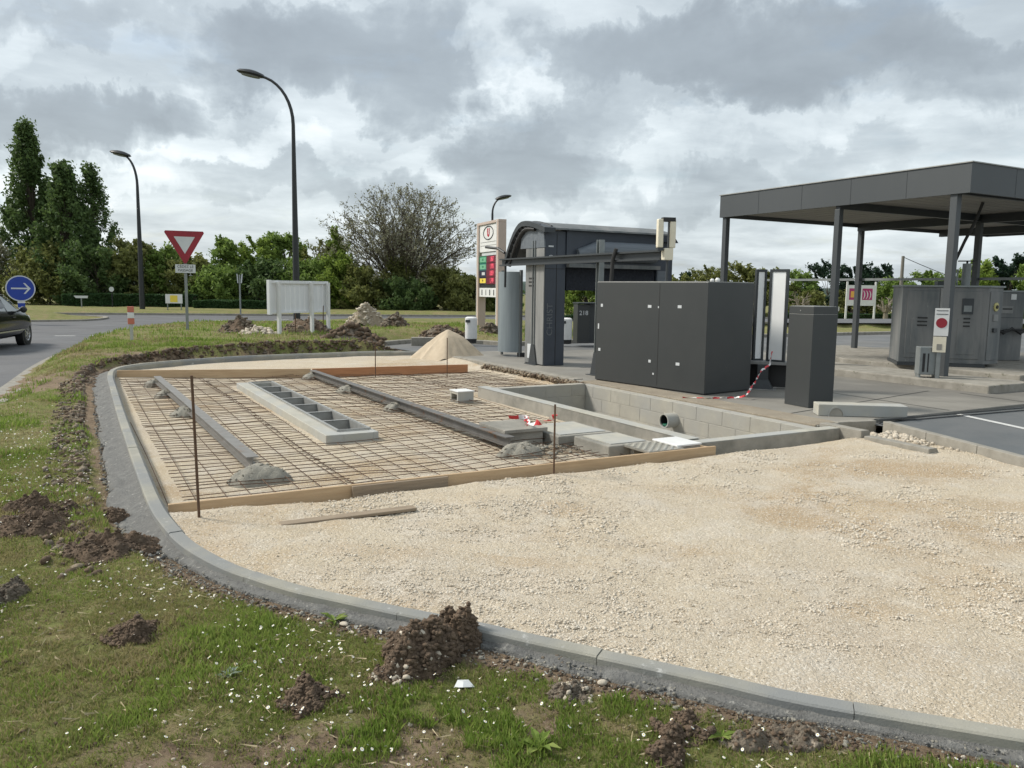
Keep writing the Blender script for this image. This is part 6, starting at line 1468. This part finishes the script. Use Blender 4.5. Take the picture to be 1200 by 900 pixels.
# ------------------------------------------------------------------ grass, daisies, gravel stones (uncountable)
def scatter(n, x0, x1, y0, y1, r): return x0+(x1-x0)*r.rand(n), y0+(y1-y0)*r.rand(n)
r = np.random.RandomState(5); GX_, GY_ = [], []; HH = []
for (n, x0, x1, y0, y1, h) in [(420000,-2.9,3.3,1.9,4.2,.023),(230000,-5.6,-.3,4.2,7.5,.027),(110000,-9.5,-2.2,7.5,13,.045),(90000,-13,-5,13,19,.055),(80000,-13,6,18,34,.06)]:
    x, y = scatter(n, x0, x1, y0, y1, r)
    k = np.abs(x) < y*.68+.25; x, y = x[k], y[k]
    k = (sdist(x, y, grav) > .16+.16*(y > 5)) & (sdist(x, y, road_l) > .25) & (sdist(x, y, fore) > .2); x, y = x[k], y[k]
    bb = bare(x, y); nz = fbm(x*9, y*9, 3); k = (bb + (nz-.5)*1.6) < .54; x, y = x[k], y[k]
    GX_.append(x); GY_.append(y); HH.append(h*(.35+1.15*r.rand(len(x))**2.2)*(.55+.9*ss(fbm(x*2.2+7, y*2.2, 3), .35, .7)))
x, y, h = map(np.concatenate, (GX_, GY_, HH)); z = Hg(x, y)
def blades(name, x, y, z, h, mt, wf=.10, lean=.9):
    n = len(x); th = r.rand(n)*6.283; w_ = np.maximum(.0016, h*wf)*(1+ y/9.); la = h*lean*(r.rand(n)-.1); t2 = th+1.57+(r.rand(n)-.5)
    cx, sx = np.cos(th)*w_/2, np.sin(th)*w_/2; lx, ly = np.cos(t2)*la, np.sin(t2)*la
    V = np.stack([np.stack([x-cx, y-sx, z-.004], 1), np.stack([x+cx, y+sx, z-.004], 1), np.stack([x+cx*.7+lx*.4, y+sx*.7+ly*.4, z+h*.6], 1), np.stack([x+lx, y+ly, z+h], 1)], 1).reshape(-1, 3)
    I = np.arange(n)[:, None]*4; F = np.concatenate([I+np.array([0,1,2]), I+np.array([0,2,3])]); return link(name, np_mesh(name, V, F, mt))
xm_, ym_ = scatter(420000, -5.0, 3.3, 1.9, 7.5, r); km_ = (np.abs(xm_) < ym_*.68+.2) & (r.rand(len(xm_)) < (3.2/ym_)**1.5) & (sdist(xm_, ym_, grav) > .17) & (sdist(xm_, ym_, road_l) > .2); xm_, ym_ = xm_[km_], ym_[km_]; km_ = bare(xm_, ym_)+(r.rand(len(xm_))-.5)*.5 < .62; xm_, ym_ = xm_[km_], ym_[km_]
dry = (fbm(x*1.7+20, y*1.7+5, 4)+(r.rand(len(x))-.5)*.35) > .50
tag(blades('grass', x[~dry], y[~dry], z[~dry], h[~dry], M['blade']), kind='stuff')
tag(blades('dry_grass', x[dry], y[dry], z[dry], h[dry]*.7, M['blade_dry'], .13, 1.3), kind='stuff')
hm_ = .008+.012*r.rand(len(xm_)); zm_ = Hg(xm_, ym_); hm2 = (fbm(xm_*4+3, ym_*4, 4)+(r.rand(len(xm_))-.5)*.4) > .52
tag(blades('moss_turf', xm_[hm2], ym_[hm2], zm_[hm2], hm_[hm2], M['blade_dry'], .22, 1.6), kind='stuff'); tag(blades('moss_turf', xm_[~hm2], ym_[~hm2], zm_[~hm2], hm_[~hm2], M['blade_moss'], .22, 1.6), kind='stuff')
# dead straw lying in the turf
n = 9000; x, y = scatter(n, -5.5, 3, 1.9, 8, r); k = (np.abs(x) < y*.7) & (sdist(x, y, grav) > .2) & (sdist(x, y, road_l) > .2) & (fbm(x*2+9, y*2, 3) > .46); x, y = x[k], y[k]; n = len(x); z = Hg(x, y)+.008
th = r.rand(n)*6.283; l_ = .02+.06*r.rand(n)**2; w_ = .0009; c_, s_ = np.cos(th), np.sin(th)
V = np.stack([np.stack([x-s_*w_, y+c_*w_, z], 1), np.stack([x+s_*w_, y-c_*w_, z], 1), np.stack([x+c_*l_+s_*w_, y+s_*l_-c_*w_, z+.012*r.rand(n)], 1), np.stack([x+c_*l_-s_*w_, y+s_*l_+c_*w_, z+.012*r.rand(n)], 1)], 1).reshape(-1, 3)
tag(link('straw', np_mesh('straw', V, np.arange(4*n).reshape(n, 4), mat('straw_dry', (.50,.42,.27), (.38,.31,.19), .9, scale=3))), kind='stuff')
# daisies
dx_, dy_ = scatter(5200, -2.9, 2.6, 2.1, 4.6, r); d2 = scatter(5000, -5.6, -1.5, 4.4, 8.5, r); d3 = scatter(500, -8.5, -3, 8.5, 13, r)
x = np.concatenate([dx_, d2[0], d3[0]]); y = np.concatenate([dy_, d2[1], d3[1]])
k = (sdist(x, y, grav) > .2) & (sdist(x, y, road_l) > .4) & (np.abs(x) < y*.7) & (fbm(x*1.2+40, y*1.2, 3)+(r.rand(len(x))-.5)*.35 > .52) & (bare(x, y) < .85); x, y = x[k], y[k]; z = Hg(x, y)
n = len(x); hz2 = .022+.028*r.rand(n); rad = (.0030+.0032*r.rand(n)**1.5)*(1+y/25); V = []; F = []; mi = []
tx, ty = (r.rand(n)-.5)*1.6, (r.rand(n)-.5)*1.6-.2
for rr_, m_, dzz in ((1., 0, 0.), (.38, 1, .0012)):
    for q in range(8):
        a = q*math.pi/4; cx, cy = np.cos(a)*rad*rr_, np.sin(a)*rad*rr_; V.append(np.stack([x+cx, y+cy, z+hz2+dzz+cx*tx+cy*ty], 1))
V = np.stack(V, 1)   # n,16,3
Vt = V.reshape(-1, 3); base = np.arange(n)[:, None]*16; F8 = np.concatenate([base+np.arange(8), base+8+np.arange(8)]); mi = np.r_[np.zeros(n), np.ones(n)]
tag(link('daisies', np_mesh('daisies', Vt, F8, [M['daisy'], M['daisy_eye']], False, mi)), kind='stuff')
# small stones and crumbs over the soil
x, y = scatter(60000, -5.5, 3.2, 1.9, 10, r); k = (np.abs(x) < y*.7) & (sdist(x, y, grav) > .12) & (sdist(x, y, road_l) > .1); x, y = x[k], y[k]; bb = bare(x, y)+(r.rand(len(x))-.5)*.8; k = bb+.25*(fbm(x*3, y*3, 3)-.3) > .50; x, y = x[k], y[k]
s = .003+.008*r.rand(len(x))**3; v2, f2 = lumps(np.stack([x, y, Hg(x, y)+s*.3], 1), s, .7, .3, 9); mi = np.repeat((r.rand(len(x)) < .25).astype(int), 20)
tag(link('soil_crumbs', np_mesh('soil_crumbs', v2, f2, [M['soil'], M['stone']], True, mi)), kind='stuff')
# gravel stones
gs = []; 
for (n, x0, x1, y0, y1, s0, s1) in [(90000,-1.5,3.2,2.6,4.4,.0018,.0075),(80000,-2.8,4.6,4.4,6.6,.002,.0085),(40000,-2.5,5.6,6.6,9.2,.003,.010)]:
    x, y = scatter(n, x0, x1, y0, y1, r); a, c = toL(x, y); k = (np.abs(x) < y*.68+.1) & (sdist(x, y, grav) < -.05) & ~((c > 5.9) & (a < 7.75))
    x, y = x[k], y[k]; pt_ = fbm(x*1.6+3, y*1.9+8, 6, .7); q_ = pt_+(r.rand(len(x))-.5)*.42; k = q_ > .50; x, y, pt_ = x[k], y[k], pt_[k]; gs.append((x, y, (s0+(s1-s0)*r.rand(len(x))**3.2)*(.75+.75*ss(pt_, .48, .68))))
x, y, s = [np.concatenate(q) for q in zip(*gs)]; zz2 = Hv(*toL(x, y)); v2, f2 = lumps(np.stack([x, y, zz2+s*.15], 1), s, .65, .28, 10)
M['pebble'] = leafmat('limestone_chips', (.41,.345,.26), (.51,.445,.35), (.61,.555,.47), .0)
tag(link('gravel_stones', np_mesh('gravel_stones', v2, f2, M['pebble'], True)), kind='stuff')
# coarse white stones by the asphalt edge
ca = L(8.2, 5.75); x = ca.x+r.randn(500)*.28; y = ca.y+r.randn(500)*.30; a, c = toL(x, y); k = (a > 7.9) & (sdist(x, y, grav) < -.08) & (c < 6.35); x, y = x[k], y[k]; s = .012+.022*r.rand(len(x))**1.5
v2, f2 = lumps(np.stack([x, y, Hv(*toL(x, y))+s*.4], 1), s, .8, .25, 12); tag(link('coarse_stones', np_mesh('coarse_stones', v2, f2, M['stone'], False)), kind='stuff')
# crumbs of broken concrete along the forecourt edge
n = 900; a = 7.60+r.randn(n)*.05; c = 11.3+r.rand(n)*3.6; x, y = a*cA-c*sA, a*sA+c*cA; s = .012+.03*r.rand(n)**3
v2, f2 = lumps(np.stack([x, y, .06+r.rand(n)*.06], 1), s, .8, .3, 14); tag(link('edge_rubble', np_mesh('edge_rubble', v2, f2, [M['soil_pale'], M['soil']], True, np.repeat((r.rand(n) < .45).astype(int), 20))), kind='stuff')

# dark clods along the cut turf edge outside the new kerb, mortar crumbs on the haunch
def along_ring(n, d0, d1, ymin, ymax, s0, s1, mts, name, seed, zoff=0., p=2.5):
    r = np.random.RandomState(seed); P = resample(ring, .05); P = P[(P[:,1] > ymin) & (P[:,1] < ymax)]; q = P[r.randint(0, len(P), n)]
    th = r.rand(n)*6.283; dd = d0+(d1-d0)*r.rand(n); x, y = q[:,0]+np.cos(th)*dd, q[:,1]+np.sin(th)*dd; sd_ = sdist(x, y, grav); k = (sd_ > d0) & (sdist(x, y, road_l) > .1) & (sdist(x, y, fore) > .1); x, y = x[k], y[k]
    s = s0+(s1-s0)*r.rand(len(x))**p; v2, f2 = lumps(np.stack([x, y, Hg(x, y)+s*.3+zoff], 1), s, .75, .3, seed)
    mi = np.repeat(r.randint(0, len(mts), len(x)), 20); tag(link(name, np_mesh(name, v2, f2, mts, True, mi)), kind='stuff')
along_ring(20000, .24, .55, 13, 40, .012, .055, [M['soil'], M['soil'], M['soil'], M['soil_grey']], 'bank_clods', 301)
along_ring(9000, .40, .75, 4.8, 13, .006, .032, [M['soil'], M['soil_grey'], M['soil'], M['soil_pale']], 'bank_clods', 302)
along_ring(8000, .14, .28, 2.0, 4.8, .003, .013, [M['soil'], M['soil'], M['cement_heap'], M['soil_grey']], 'bank_clods', 303)
along_ring(20000, .07, .20, 2.0, 13.0, .0022, .008, [M['cement_heap'], M['mortar']], 'mortar_crumbs', 304, .012)

along_ring(26000, .07, .30, 4.8, 14, .003, .018, [M['mortar'], M['cement_heap'], M['mortar'], M['soil_grey']], 'mortar_crumbs', 305, .008, 2.2)
